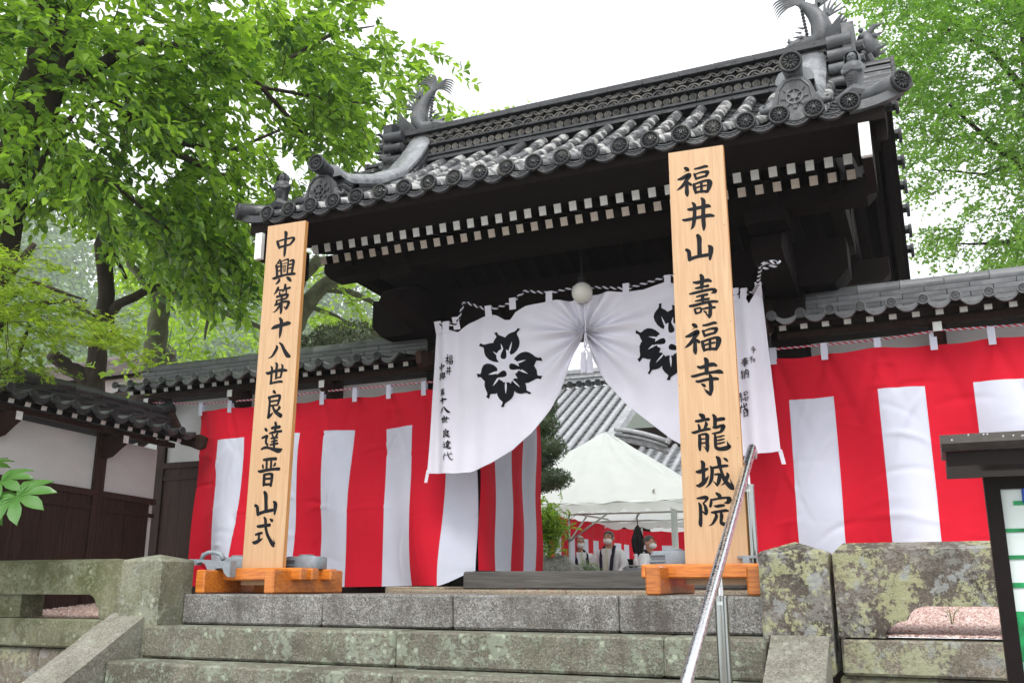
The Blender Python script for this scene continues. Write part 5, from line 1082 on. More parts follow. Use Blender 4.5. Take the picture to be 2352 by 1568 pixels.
# ============================================================ INFORMATION BOARD
YI = 3.2
sg = root('information_board', 'dark framed information board with small roof and green print at the right edge', 'sign', (.6, YI, -1.4))
def IX(px, py, y=YI): p = at(px, py, 'y', y); return p
a = IX(2163, 999); 
zl_, zm_, zt_, zb_ = IX(2163, 1037, 3.02).z, IX(2163, 1019, 3.0).z, IX(2163, 999, 3.2).z, IX(2170, 1073, 3.05).z
B().prism([(3.02, zl_), (3.0, zm_), (3.2, zt_), (3.42, zm_+.02), (3.42, zl_+.02)], lambda u, v, w: (.035+w, u, v), 1.3).obj('roof', sg, M_signroof)
B().box(.045, 1.32, 3.03, 3.40, zb_, zl_-.002).obj('roof_box', sg, M_frame)
xf = IX(2256, 1090).x
bx('frame_post', sg, M_frame, xf, xf+.042, 3.17, 3.23, -1.4, .392-.02); bx('frame_top', sg, M_frame, xf+.0425, 1.3, 3.172, 3.228, .335, .3715); bx('frame_post', sg, M_frame, 1.26, 1.3, 3.17, 3.23, -1.4, .33)
pn = bx('panel', sg, M_panel, xf+.0425, 1.26, 3.19, 3.21, -1.0, .3345)
def strip(px0, px1, py0, py1, mt, nm='printed_mark'):
    p0 = IX(px0, py1, 3.188); p1 = IX(px1, py0, 3.188); B().box(p0.x, p1.x, 3.186, 3.1895, p0.z, p1.z).obj(nm, sg, mt)
def SX(x): return (3600+x*.6898)*.57422
def SY(y): return (1650+y*.6898)*.57422
for (x0, x1, y0, y1) in ((578, 740, 664, 694), (600, 740, 822, 850), (622, 740, 984, 1014)): strip(SX(x0)-.5, SX(x1)+90, SY(y0), SY(y1), M_green, 'green_line')
p0 = IX(SX(645), SY(1420), 3.188); B().box(xf+.043, 1.25, 3.186, 3.1895, IX(2300, SY(1440), 3.188).z, IX(2300, SY(1150), 3.188).z).obj('green_picture', sg, M_green)
B().box(xf+.043, 1.25, 3.1855, 3.1895, -.9, IX(2300, SY(1448), 3.188).z).obj('pale_green_area', sg, simple('teal_print', (.25, .5, .45), .4, 9, .2))
for k in range(4): strip(SX(658)+k*46, SX(658)+k*46+40, SY(508), SY(536), M_green)
b = B(); c = IX(SX(725), SY(480), 3.187); b.tube([(c.x, 3.186, c.z-.02), (c.x+.0, 3.186, c.z+.02), (c.x+.03, 3.186, c.z+.03), (c.x+.06, 3.186, c.z)], .009, 6); b.obj('blue_letter', sg, M_blue)
strip(SX(710), SX(740), SY(1515), SY(1555), M_orange)
# rain bead rows on the little roof
b = B()
for k in range(60): b.ell((.05+random.random()*1.2, 3.05+.12*random.random(), 0), (.003, .003, .002), 5, 3)
b.v = [(x, y, z+zm_+(y-3.0)*(zt_-zm_)/.2+.001) for x, y, z in b.v]; b.obj('rain_drops', sg, M_galv, False, None, 'stuff')
# ============================================================ VEGETATION
def unit(v): return v/np.linalg.norm(v, axis=-1, keepdims=True).clip(1e-9)
def leaf_arrays(P, D, Nn, L, Wd, shape='oval'):
    """P base points, D leaf directions, Nn approx normals, L length, Wd width -> verts, faces"""
    D = unit(D); S = unit(np.cross(D, Nn)); U = np.cross(S, D); n = len(P); L = L[:, None]; Wd = Wd[:, None]
    if shape == 'oval':
        pts = [(0, 0, 0), (.38, .5, .10), (.5, 0, -.02), (.38, -.5, .10), (.78, .30, .02), (.78, -.30, .02), (1, 0, -.10)]
        fc = [(0, 1, 2), (0, 2, 3), (1, 4, 2), (4, 6, 2), (2, 6, 5), (2, 5, 3)]
    elif shape == 'fan':
        pts = [(0, 0, 0), (.45, .12, 0), (.85, .5, .08), (.95, .08, -.05), (.95, -.08, .05), (.85, -.5, .08), (.45, -.12, 0)]
        fc = [(0, 1, 6), (1, 2, 3), (1, 3, 6), (6, 3, 4), (6, 4, 5)]
    elif shape == 'star':
        pts = [(0, 0, 0)]; 
        for k in range(5):
            a = R(-120+60*k); pts.append((.35*math.cos(a-.5), .35*math.sin(a-.5), 0)); pts.append((math.cos(a)*(1 if k in (1, 2, 3) else .75), math.sin(a)*(1 if k in (1, 2, 3) else .75), -.08))
        pts.append((.35*math.cos(R(120)+.5), .35*math.sin(R(120)+.5), 0)); fc = [(0, 1+2*k, 2+2*k) for k in range(5)]+[(0, 2+2*k, 3+2*k) for k in range(5)]
    else:
        pts = [(0, 0, 0), (.5, .5, .05), (1, 0, 0), (.5, -.5, .05)]; fc = [(0, 1, 2), (0, 2, 3)]
    V = np.stack([P+D*(a*L)+S*(b_*Wd)+U*(c*L) for a, b_, c in pts], 1).reshape(-1, 3)
    F = (np.array(fc)[None]+len(pts)*np.arange(n)[:, None, None]).reshape(-1, 3); return V, F
def sprays(C, out, n, tl, L, Wd, droop=.35, shape='oval', up=.8):
    """C spray origins (m,3); out preferred directions (m,3); n leaves each"""
    m = len(C); d = unit(out+rng.normal(0, .55, (m, 3))-np.array([0, 0, droop])); t = np.linspace(.1, 1, n)[None, :, None]
    sag = np.array([0, 0, -1.0])*(t**2)*.25*tl
    P = C[:, None]+d[:, None]*t*tl+sag; side = unit(np.cross(d, np.array([0, 0, 1.0])+rng.normal(0, .3, (m, 3))))
    sg = np.where(np.arange(n) % 2 == 0, 1, -1)[None, :, None]; D = d[:, None]*.7+side[:, None]*sg*.8+rng.normal(0, .28, (m, n, 3))-np.array([0, 0, .28]); Nn = np.array([0, 0, up])+rng.normal(0, .38, (m, n, 3))
    sz = rng.uniform(.65, 1.15, (m, n)); T = [(C[i], C[i]+d[i]*tl+np.array([0, 0, -.25*tl])) for i in range(0, m, 3)]
    V, F = leaf_arrays(P.reshape(-1, 3), D.reshape(-1, 3), Nn.reshape(-1, 3), (sz*L).ravel(), (sz*Wd).ravel(), shape); return V, F, T
def inpoly(x, y, poly):
    c = False; j = len(poly)-1
    for i in range(len(poly)):
        if (poly[i][1] > y) != (poly[j][1] > y) and x < (poly[j][0]-poly[i][0])*(y-poly[i][1])/(poly[j][1]-poly[i][1])+poly[i][0]: c = not c
        j = i
    return c
def fill(poly, n, d0, d1, gap=.0, gs=70, dfn=None):
    xs = [p[0] for p in poly]; ys = [p[1] for p in poly]; out = []; ph = rng.uniform(0, 6, 6)
    while len(out) < n:
        x = random.uniform(min(xs), max(xs)); y = random.uniform(min(ys), max(ys))
        if not inpoly(x, y, poly): continue
        q = math.sin(x/gs+ph[0]+math.sin(y/gs*1.3+ph[1]))+math.sin(y/gs*.9+ph[2]+1.3*math.sin(x/gs*.7+ph[3]))+.7*math.sin((x+y)/gs*1.9+ph[4])
        if random.random() < gap*(1 if q > .3 else .25 if q > -.4 else 0): continue
        dd = (dfn(x, y) if dfn else 0)
        out.append(atd(x, y, random.uniform(d0, d1)+dd))
    return np.array([tuple(p) for p in out])
def limb(b, pts, n=8, name_thin=False):     # pts: (px, py, dist, radius)
    P = [atd(p[0], p[1], p[2]) for p in pts]; Q = []; Rr = []; pts = [(a, b_, c, d*(.72 if name_thin else 1)) for a, b_, c, d in pts]
    for i in range(len(P)-1):
        for k in range(3):
            t = k/3; j = Vector((random.uniform(-1, 1), random.uniform(-1, 1), random.uniform(-1, 1)))*pts[i][3]*.22
            Q.append(P[i].lerp(P[i+1], t)+j*(1 if k else .3)); Rr.append(pts[i][3]*(1-t)+pts[i+1][3]*t)
    Q.append(P[-1]); Rr.append(pts[-1][3]); b.tube(Q, Rr, n); return P
def tree(name, label, limbs, crowns, mat, bark, cat='tree', group=None, twig=.006):
    base = atd(*limbs[0][0][:3]); r = root(name, label, cat, base, group)
    for i, lm_ in enumerate(limbs):
        b = B(); limb(b, lm_, 10 if i == 0 else 6, name == 'broadleaf_tree' and i > 0); b.obj('trunk' if i == 0 else 'branch', r, bark, True)
    VV = []; FF = []; o = 0; TT = []
    for V, F, T in crowns: VV.append(V); FF.append(F+o); o += len(V); TT += T
    fast('crown', np.concatenate(VV), np.concatenate(FF), mat, r, None)
    if twig:
        b = B()
        for a, c in TT: b.tube([a, (np.array(a)+np.array(c))/2+rng.normal(0, .01, 3), c], [twig, twig*.7, twig*.3], 3, cap=False)
        b.obj('twigs', r, bark, False, None, 'stuff')
    return r
def away(C, c0, k=1.0): v = C-np.array(tuple(c0)); v[:, 2] *= .5; return unit(v)*k
# --- big broad-leaved tree on the left
A_poly = [(-120, -160), (850, -160), (858, 20), (945, 50), (955, 95), (1035, 160), (1040, 235), (985, 290), (880, 300), (880, 385), (800, 420), (700, 395), (640, 480), (620, 560), (640, 640), (560, 660), (530, 735), (455, 700), (380, 640), (290, 610), (240, 560), (170, 450), (100, 400), (-120, 470)]
cA = atd(100, 250, 10)
farther = lambda x, y: 1.6 if x > 540 else 0
S1 = fill(A_poly, 1750, 9.6, 12.5, .95, 50, farther); S2 = fill([(300, 380), (640, 440), (640, 640), (540, 720), (420, 700), (320, 600)], 200, 9.6, 11, .8, 40); S3 = fill([(250, 60), (760, 40), (860, 300), (700, 380), (500, 330), (300, 260)], 300, 9.6, 11.5, .8, 46, farther)
S4 = fill([(-120, -160), (340, -160), (360, 300), (300, 540), (170, 450), (-120, 470)], 520, 8.8, 10.4, .7, 48)
LA = [[(-60, 760, 9.8, .24), (0, 520, 9.8, .20), (50, 330, 10, .17), (100, 150, 10.2, .15), (110, -60, 10.4, .13), (120, -260, 10.6, .1)],
 [(40, 390, 9.9, .12), (115, 250, 10, .11), (165, 60, 10.2, .10), (190, -80, 10.4, .1)], [(100, 180, 10.1, .12), (200, 175, 10.1, .10), (300, 100, 10.2, .07), (400, 105, 10.6, .05)],
 [(110, 170, 10.1, .09), (180, 170, 10, .085), (300, 270, 10, .07), (400, 350, 10.2, .055), (560, 425, 10.8, .03)], [(300, 270, 10, .05), (420, 330, 10.3, .04), (520, 350, 10.8, .03), (640, 300, 11.4, .02)],
 [(400, 105, 10.6, .05), (520, 130, 10.9, .045), (600, 200, 11.2, .04), (700, 310, 11.6, .03)], [(600, 200, 11.2, .035), (760, 230, 11.8, .025), (860, 240, 12.2, .015)], [(640, 150, 11.3, .03), (760, 80, 11.8, .03), (860, 60, 12.2, .012)],
 [(30, 470, 9.8, .05), (90, 380, 9.6, .04), (170, 260, 9.6, .03), (260, 220, 9.8, .015)], [(120, 400, 9.7, .03), (260, 420, 9.7, .028), (350, 500, 9.7, .022), (430, 560, 9.6, .010)], [(290, 60, 10.2, .04), (300, 180, 10, .035), (280, 330, 9.8, .02)]]
tree('broadleaf_tree', 'large broad-leaved tree with dark trunk at the left edge, reaching to the gate roof', LA,
     [sprays(S1, away(S1, cA), 9, .34, .132, .068), sprays(S2, away(S2, cA), 9, .32, .135, .068), sprays(S3, away(S3, cA), 9, .32, .135, .068), sprays(S4, away(S4, cA), 9, .32, .12, .060)], M_leafA, M_bark)
# --- maple, low at the left
def flat_sprays(C, dirv, n, tl, L, shape='star'):
    m = len(C); d = unit(np.array(dirv)[None]+rng.normal(0, .35, (m, 3))*np.array([1, 1, .35])); t = rng.random((m, n, 1)); side = unit(np.cross(d, np.array([0, 0, 1.0])))
    P = C[:, None]+d[:, None]*t*tl+side[:, None]*rng.normal(0, .30, (m, n, 1))*tl*(1.1-t)+rng.normal(0, .012, (m, n, 3)); D = d[:, None]+side[:, None]*rng.normal(0, .8, (m, n, 1))-np.array([0, 0, .3])+rng.normal(0, .2, (m, n, 3)); Nn = np.array([0, 0, 1.0])+rng.normal(0, .35, (m, n, 3))
    sz = rng.uniform(.7, 1.2, m*n)*L; V, F = leaf_arrays(P.reshape(-1, 3), D.reshape(-1, 3), Nn.reshape(-1, 3), sz, sz, shape); return V, F, [(C[i], C[i]+d[i]*tl) for i in range(m)]
mp1 = fill([(-80, 560), (60, 560), (120, 600), (60, 620), (-80, 620)], 20, 7.6, 9.2, .2); mp2 = fill([(-90, 630), (60, 640), (230, 730), (265, 775), (230, 810), (60, 750), (-90, 720)], 80, 7.6, 9.2, .6, 40); mp3 = fill([(-90, 700), (60, 730), (130, 800), (110, 850), (-90, 830)], 22, 7.6, 9.0, .3, 40); mp4 = fill([(-80, 380), (60, 420), (200, 520), (120, 560), (-80, 500)], 70, 7.8, 9.2, .3, 40)
tree('maple_tree', 'fine-leaved green maple spreading in flat layers over the left wall coping', [[(-60, 900, 8.6, .08), (-20, 760, 8.6, .07), (10, 640, 8.5, .05), (80, 560, 8.4, .02)], [(-20, 760, 8.6, .03), (60, 700, 8.4, .025), (160, 690, 8.2, .018), (240, 740, 8.0, .008)], [(-10, 700, 8.6, .03), (80, 650, 8.4, .02), (200, 690, 8.2, .008)], [(32, 850, 8.2, .022), (50, 790, 8.2, .018), (70, 745, 8.3, .01)]],
     [flat_sprays(mp1, (.8, -.1, -.25), 40, .42, .034), flat_sprays(mp2, (.8, -.1, -.3), 44, .44, .034), flat_sprays(mp3, (.7, -.1, -.35), 40, .40, .034)], M_maple, M_bark, twig=.004)
# --- two cherry trees behind the wall
c1 = fill([(240, 470), (330, 440), (420, 520), (400, 600), (300, 640), (230, 600)], 50, 11, 13, .4, 50); c1b = fill([(200, 780), (330, 760), (340, 850), (280, 880), (200, 860)], 12, 10.5, 11.5, .3, 40)
tree('cherry_tree', 'cherry tree with dark forked trunk rising behind the corner of the two walls', [[(212, 900, 11, .13), (225, 820, 11, .10), (243, 740, 11.1, .09), (243, 640, 11.2, .085), (236, 560, 11.3, .085), (245, 500, 11.4, .07), (262, 410, 11.6, .05)], [(205, 880, 11, .10), (170, 850, 11, .09), (140, 830, 11, .08), (118, 812, 11, .075)], [(246, 722, 11.1, .06), (290, 690, 11, .055), (345, 665, 11, .05), (380, 655, 11, .03)], [(262, 410, 11.6, .05), (300, 300, 12, .03)], [(250, 520, 11.4, .03), (270, 600, 11.3, .025), (290, 640, 11.2, .02)]],
     [sprays(c1, away(c1, atd(240, 560, 11.2)), 8, .32, .105, .058), sprays(c1b, away(c1b, atd(240, 900, 11)), 8, .28, .10, .058)], M_leafC, M_bark, group=None)
c2 = fill([(280, 560), (480, 450), (625, 520), (625, 720), (560, 820), (470, 830), (400, 780), (330, 720), (270, 640)], 270, 12, 15.5, .75, 42); c2b = fill([(290, 820), (500, 815), (540, 835), (420, 850), (300, 855)], 22, 11.3, 12.3, .2, 40)
tree('cherry_tree', 'cherry tree with pale mossy forked trunk in bright leaf behind the left wall', [[(352, 850, 12.2, .15), (362, 760, 12.2, .125), (368, 700, 12.3, .11), (372, 680, 12.4, .11), (385, 640, 12.4, .09), (405, 590, 12.6, .07)], [(372, 690, 12.3, .09), (410, 665, 12.4, .085), (450, 620, 12.6, .075), (485, 580, 12.8, .06), (520, 520, 13, .04)], [(368, 690, 12.4, .06), (335, 650, 12.4, .055), (300, 610, 12.5, .05), (285, 560, 12.6, .03)], [(460, 710, 12.6, .04), (500, 712, 12.6, .04), (560, 735, 12.7, .035), (600, 752, 12.8, .03)], [(465, 610, 12.7, .03), (480, 720, 12.7, .03), (470, 780, 12.6, .012)]],
     [sprays(c2, away(c2, atd(370, 700, 12.4)), 8, .34, .105, .060), sprays(c2b, away(c2b, atd(370, 900, 12)), 8, .28, .10, .058)], M_leafC, M_barkm, group=None)
c3 = fill([(690, 590), (760, 600), (880, 620), (905, 700), (900, 760), (780, 775), (700, 760)], 120, 12.5, 15, .6, 36)
tree('cherry_tree', 'tree with mossy spreading boughs between the left board and the gate lintel', [[(640, 800, 13, .14), (690, 720, 13, .12), (740, 660, 13, .10), (790, 625, 13.1, .07), (850, 600, 13.2, .04)], [(700, 690, 13, .08), (740, 660, 13, .07), (800, 670, 13, .05), (850, 690, 13.1, .04), (900, 725, 13.2, .02)], [(700, 700, 13, .04), (760, 720, 13, .025), (800, 740, 13, .01)], [(650, 740, 13, .1), (690, 640, 12.8, .09), (735, 590, 12.8, .07)]],
     [sprays(c3, away(c3, atd(680, 720, 13)), 8, .32, .105, .060)], M_leafC, M_barkm, group=None)
# --- treetop behind the ridge
c4 = fill([(1060, 250), (1120, 240), (1230, 225), (1300, 222), (1310, 235), (1050, 290)], 26, 15, 16, .1); c4[:, 2] -= .12
tree('treetop', 'thin treetop showing just above the gate ridge', [[(1180, 420, 15.6, .1), (1170, 330, 15.6, .06), (1160, 270, 15.6, .02)]], [sprays(c4, away(c4, atd(1180, 400, 15.6)), 7, .2, .09, .05)], M_leafC, M_bark)
# --- ginkgo at the right
gk_poly = [(1955, 10), (2010, -160), (2520, -160), (2520, 640), (2350, 612), (2280, 610), (2230, 560), (2190, 585), (2120, 535), (2170, 500), (2230, 500), (2200, 440), (2120, 420), (2075, 330), (2062, 260), (2035, 170), (1990, 120), (2010, 60)]
gk_low = [(2075, 320), (2150, 280), (2352, 300), (2352, 450), (2260, 440), (2160, 420), (2100, 400)]
G1 = fill(gk_poly, 2300, 12.5, 16.5, .75, 40); G2 = fill([(2060, 60), (2352, -60), (2500, 200), (2352, 260), (2120, 240)], 400, 13, 16, .4, 40)
tree('ginkgo_tree', 'tall bright green ginkgo filling the sky right of the gate roof', [[(2440, 900, 15, .30), (2410, 500, 15.2, .25), (2380, 150, 15.6, .2), (2360, -120, 16, .14)], [(2400, 420, 15.2, .07), (2280, 330, 14.6, .04), (2180, 240, 14.2, .015)], [(2390, 250, 15.4, .06), (2280, 120, 14.8, .035), (2160, 60, 14.4, .015)], [(2410, 520, 15.2, .05), (2300, 560, 14.6, .03), (2200, 560, 14.2, .01)], [(2400, 350, 15.3, .05), (2260, 400, 14.6, .02), (2140, 390, 14.2, .008)]],
     [sprays(G1, away(G1, atd(2420, 300, 15)), 12, .42, .072, .080, .2, 'fan', .6), sprays(G2, away(G2, atd(2420, 300, 15)), 12, .40, .072, .080, .2, 'fan', .6)], M_ginkgo, M_bark, twig=.005)
# --- shrubs
def shrub(name, label, blobs, n, L, mat, bark=M_bark, stem=None, shape='quad'):
    c0 = Vector(blobs[0][0]); r = root(name, label, 'shrub', (c0.x, c0.y, c0.z-blobs[0][1][2])); VV = []; FF = []; o = 0
    for c, rad in blobs:
        d = unit(rng.normal(0, 1, (n, 3))); k = rng.uniform(.82, 1.05, (n, 1)); lump = 1+.10*np.sin(d[:, :1]*9+c[0])*np.sin(d[:, 2:]*8)
        P = np.array(tuple(c))+d*k*lump*np.array(rad); D = d*.5+rng.normal(0, .6, (n, 3))+np.array([0, 0, .3]); Nn = d+rng.normal(0, .5, (n, 3)); s = rng.uniform(.6, 1.2, n)*L
        V, F = leaf_arrays(P, D, Nn, s, s*.55, 'oval' if shape == 'oval' else 'quad'); VV.append(V); FF.append(F+o); o += len(V)
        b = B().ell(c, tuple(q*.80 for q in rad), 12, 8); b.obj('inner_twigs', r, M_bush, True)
    fast('foliage', np.concatenate(VV), np.concatenate(FF), mat, r, None)
    if stem: B().tube(stem, [.05]+[.035]*(len(stem)-1), 6).obj('stem', r, bark, True)
    return r
shrub('clipped_shrub', 'dark rounded clipped shrub behind the left wall roof', [((-6.47, 9.5, 2.86), (.70, .5, .34))], 5200, .042, M_bush, shape='oval', stem=[(-6.47, 9.5, -.4), (-6.47, 9.5, 2.6)])
def ap(px, py, Y): p = at(px, py, 'y', Y); return (p.x, p.y, p.z)
shrub('cloud_pruned_tree', 'dark green garden tree pruned into rounded tiers inside the gate', [(ap(1248, 975, 10.5), (.19, .2, .17)), (ap(1262, 1030, 10.5), (.21, .2, .17)), (ap(1240, 1060, 10.5), (.16, .2, .13)), (ap(1268, 1100, 10.4), (.24, .2, .13)), (ap(1232, 1115, 10.5), (.2, .2, .10)), (ap(1255, 930, 10.6), (.13, .14, .15))], 1500, .030, M_pine, stem=[ap(1215, 1330, 10.6), ap(1222, 1200, 10.6), ap(1240, 1080, 10.6), ap(1250, 950, 10.6)])
bs = np.array([ap(1262+dx, 1225+dy, 9.8+random.uniform(-.2, .2)) for dx, dy in [(random.gauss(0, 19), random.gauss(0, 26)) for _ in range(420)]])
tree('leafy_bush', 'bright yellow-green bush with reddish shoots beside the garden rock', [[(1262, 1330, 10.9, .02), (1262, 1260, 10.9, .015), (1262, 1190, 10.9, .006)], [(1262, 1260, 10.9, .01), (1300, 1200, 10.9, .004), (1322, 1182, 10.9, .003)]], [sprays(bs, np.tile(np.array([[0, -.2, .9]]), (len(bs), 1)), 10, .11, .036, .022, -.2)], M_bright, M_bark, 'bush', twig=.003)
shrub('round_shrub', 'small round clipped box shrub right of the garden rock', [(ap(1350, 1325, 10.2), (.17, .17, .17))], 1800, .016, M_box)
rk = B(); c = Vector(ap(1282, 1318, 9.7))
rk.ell((0, 0, 0), (1, 1, 1), 32, 20); rk.v = [(c.x+x*.29*(1+.12*math.sin(5*y+3*z)), c.y+y*.22, c.z+z*(.20 if z > 0 else .14)*(1+.10*math.sin(7*x+4*y)+.05*math.sin(17*x+9*z))-.05*max(0, x)) for x, y, z in rk.v]
tag(rk.obj('garden_rock', None, M_rock, True), 'rounded grey garden rock with mossy side just inside the gate', 'rock')
# --- palmate leaves at the left edge
fp = root('fatsia_plant', 'glossy palmate leaves reaching in at the lower left edge', 'plant', (-6.3, 4.5, -.5))
def palm(c, aim, nrm, Rr):
    c = Vector(c); aim = Vector(aim).normalized(); nrm = Vector(nrm).normalized(); side = aim.cross(nrm).normalized(); nrm = side.cross(aim)
    vs = [c]; fs = []
    for k in range(8):
        a = R(-126+36*k); L = Rr*(1.0-.28*abs(k-3.5)/3.5); d = aim*math.cos(a)+side*math.sin(a); n2 = aim*-math.sin(a)+side*math.cos(a); i = len(vs)
        for t, w_, h in ((.22, .075, .03), (.45, .10, .035), (.65, .13, .01), (.82, .10, -.05), (1.0, .006, -.14)):
            m = c+d*(L*t)+nrm*(h*Rr); vs += [m+n2*w_*Rr*1.25+nrm*.02*Rr, m-nrm*.015*Rr, m-n2*w_*Rr*1.25+nrm*.02*Rr]
        fs += [(0, i, i+1), (0, i+1, i+2)]
        for j in range(4): q = i+3*j; fs += [(q, q+3, q+4, q+1), (q+1, q+4, q+5, q+2)]
    B().add(vs, fs).obj('palmate_leaf', fp, M_fatsia, True); B().tube([c, c-aim*.2-nrm*.1, Vector((-6.3, 4.5, .1))], [.005, .006, .008], 5).obj('leaf_stalk', fp, M_fatsia, True)
def fpt(px, py, Y=4.45): return at(px, py, 'y', Y)
palm(fpt(38, 1140), (.8, -.3, -.42), (.2, -.75, .6), .30); palm(fpt(2, 1105, 4.5), (.6, -.3, -.3), (.1, -.7, .7), .26); palm(fpt(-28, 1165, 4.4), (.6, -.4, -.5), (.1, -.8, .6), .27); palm(fpt(-30, 1075, 4.55), (.4, -.5, .1), (0, -.6, .8), .22)
# ============================================================ HILL FOREST
hl = B().grid(lambda u, v: (-620+680*u, 180+270*v, -2+(102*min(1, v*1.4)**.8)*(1-.35*u)-4*math.sin(u*9)), 30, 16); struct(hl, 'hill', simple('hill_undergrowth', (.03, .05, .02), .95, .3, .4), True)
VV = []; FF = []; o = 0
def ysky(px): return 470+max(0, px-100)*.16+(max(0, px-700)*.35)
for i in range(230):
    px = random.uniform(-260, 990); y0 = ysky(px); t = random.random()**.8; py = y0+25+(900-y0)*t; d = 3*(98-48*t+random.uniform(-5, 5))
    c = atd(px, py, d); rr = random.uniform(2.0, 3.8)*(d/80); n = 420
    dv = unit(rng.normal(0, 1, (n, 3))); lump = 1+.22*np.sin(dv[:, :1]*5+i)*np.sin(dv[:, 1:2]*6+2*i)+.15*np.sin(dv[:, 2:]*9+i)
    P = np.array(tuple(c))+dv*lump*rng.uniform(.8, 1.05, (n, 1))*rr*np.array([1, .9, 1.1]); s = rng.uniform(.26, .52, n)*(d/80)
    V, F = leaf_arrays(P, dv*.4+rng.normal(0, .7, (n, 3))-np.array([0, 0, .3]), dv+rng.normal(0, .4, (n, 3)), s, s*.8, 'quad'); VV.append(V); FF.append(F+o); o += len(V)
f = fast('hillside_forest', np.concatenate(VV), np.concatenate(FF), M_far, None, 'stuff'); tag(f, 'misty wooded hillside behind the walls at left', 'forest')

hm = bpy.data.materials.new('mist'); hm.use_nodes = True; hm.node_tree.nodes.clear(); vo = hm.node_tree.nodes.new('ShaderNodeVolumePrincipled'); ho = hm.node_tree.nodes.new('ShaderNodeOutputMaterial')
vo.inputs['Color'].default_value = (.93, .96, .97, 1); vo.inputs['Density'].default_value = .0009; vo.inputs['Anisotropy'].default_value = .1; hm.node_tree.links.new(vo.outputs[0], ho.inputs['Volume'])
hz = B().box(-680, 90, -60, 470, -3.5, 165).obj('haze', None, hm, False, None, 'stuff'); tag(hz, 'thin rainy mist fading the wooded hill', 'haze')
# ============================================================ HOUSE ROOF BEHIND THE LEFT WALL
hb = root('house', 'brown tiled house roof with round ridge end, behind the left walls', 'building', (-12, 11.5, -.4))
Y0 = 10.5; zt_ = 3.50
bx('house_wall', hb, M_plaster, -15.5, -10.6, 11.2, 14, -.4, 2.6)
def hslab(x0, x1, y0, z0, y1, z1, th=.05): return B().prism([(y0, z0), (y1, z1), (y1, z1-th), (y0, z0-th)], lambda u, v, w: (x0+(x1-x0)*w, u, v), 1)
M_brown = tile_mat('brown_roof_tile', (.075, .055, .045), (.16, .15, .13), .4, .35, .2)
for k in range(9):
    y0 = 10.62-.21*(k+1)+.0; z0 = 3.22-.105*(k+1); hslab(-15.6, -10.35, y0, z0, y0+.24, z0+.12, .03).obj('tile_row', hb, M_brown)
hslab(-15.6, -10.3, 10.6, 3.2, 13, 2.2).obj('rear_slope', hb, M_brown)
for k in range(4):
    x = -15.6
    while x < -10.5: B().box(x+.003, min(x+.42, -10.42)-.003, Y0+.02*k-.06+.0, Y0+.30-.02*k, 3.20+.062*k, 3.255+.062*k).obj('ridge_course_tile', hb, M_brown); x += .42
B().tube([(-15.6, 10.62, 3.47), (-10.55, 10.62, 3.47), (-10.4, 10.62, 3.5)], [.09, .085, .085], 10).obj('ridge_cap', hb, M_brown, True)
p0 = Vector(ap(345, 815, 10.5)); p1 = Vector(ap(388, 799, 10.5)); B().tube([p0, p1], [.055, .062], 14).obj('round_end_tile', hb, M_brown, 'a')
for k in range(3): B().tube([ap(330-3*k, 850+14*k, 10.45), ap(350-4*k, 845+14*k, 10.45)], [.05, .05], 10).obj('scroll_tile', hb, M_dtile, 'a')
# ============================================================ TEMPLE HALL BEYOND THE GATE
hall = root('temple_hall', 'large temple hall roof with pale grey barrel tiles, behind the white tent', 'building', (-11, 27, -.4))
yr_, zr_h, ye_, ze_ = 27.0, 6.05, 19.5, 1.75
sl_ = math.atan2(zr_h-ze_, yr_-ye_); Ls = math.hypot(zr_h-ze_, yr_-ye_)
mer = barrel(Ls, .085, .085, 8).mesh('barrel_row', [M_hall], True)
n_ = 30
for k in range(n_):
    x = -16.2+.30*k; inst(mer, 'barrel_row', hall, TR(x, ye_, ze_+.02, sl_)); inst(ME_disc, 'end_disc', hall, TR(x, yr_-.38, zr_h+.00, 0, 0, 0, 1.7))
b = B()
for k in range(30):
    t0, t1 = k/30, (k+1)/30; y0 = ye_+(yr_-ye_)*t0; z0 = ze_+(zr_h-ze_)*t0; y1 = ye_+(yr_-ye_)*t1; z1 = ze_+(zr_h-ze_)*t1
    b.prism([(y0, z0), (y1, z1-.035), (y1, z1-.10), (y0, z0-.06)], lambda u, v, w: (-16.5+9.2*w, u, v), 1)
b.obj('pan_tiles', hall, M_wtile, False, None, 'stuff')
for k in range(6):
    x = -16.5-.2*(k % 2)
    while x < -7.4: B().box(x+.004, min(x+.6, -7.4)-.004, yr_-.3-.02*k+.04*(k % 2), yr_+.3, zr_h+.06+.07*k, zr_h+.12+.07*k).obj('ridge_course_tile', hall, M_hall); x += .6
for k in range(16):
    t0, t1 = k/16, (k+1)/16; B().prism([(-.14, 0), (-.12, .22), (.12, .22), (.14, 0)], lambda u, v, w: (-7.35+u, ye_+(yr_-ye_)*(t0+(t1-t0)*w*.98), ze_+(zr_h-ze_)*(t0+(t1-t0)*w*.98)+v), 1).obj('descending_ridge_tile', hall, M_hall)
for k in range(8):
    x = -7.05+.30*k; B().prism([(-.08, 0), (-.06, .07), (0, .095), (.06, .07), (.08, 0)], lambda u, v, w: (x+u, 22.4+3.4*w, 2.55+1.75*w+v), 1).obj('barrel_row', hall, M_hall)
b = B()
for k in range(12): t0, t1 = k/12, (k+1)/12; b.prism([(22.4+3.4*t0, 2.55+1.75*t0), (22.4+3.4*t1, 2.52+1.75*t1), (22.4+3.4*t1, 2.40+1.75*t1), (22.4+3.4*t0, 2.45+1.75*t0)], lambda u, v, w: (-7.3+2.6*w, u, v), 1)
b.obj('pan_tiles', hall, M_wtile, False, None, 'stuff')
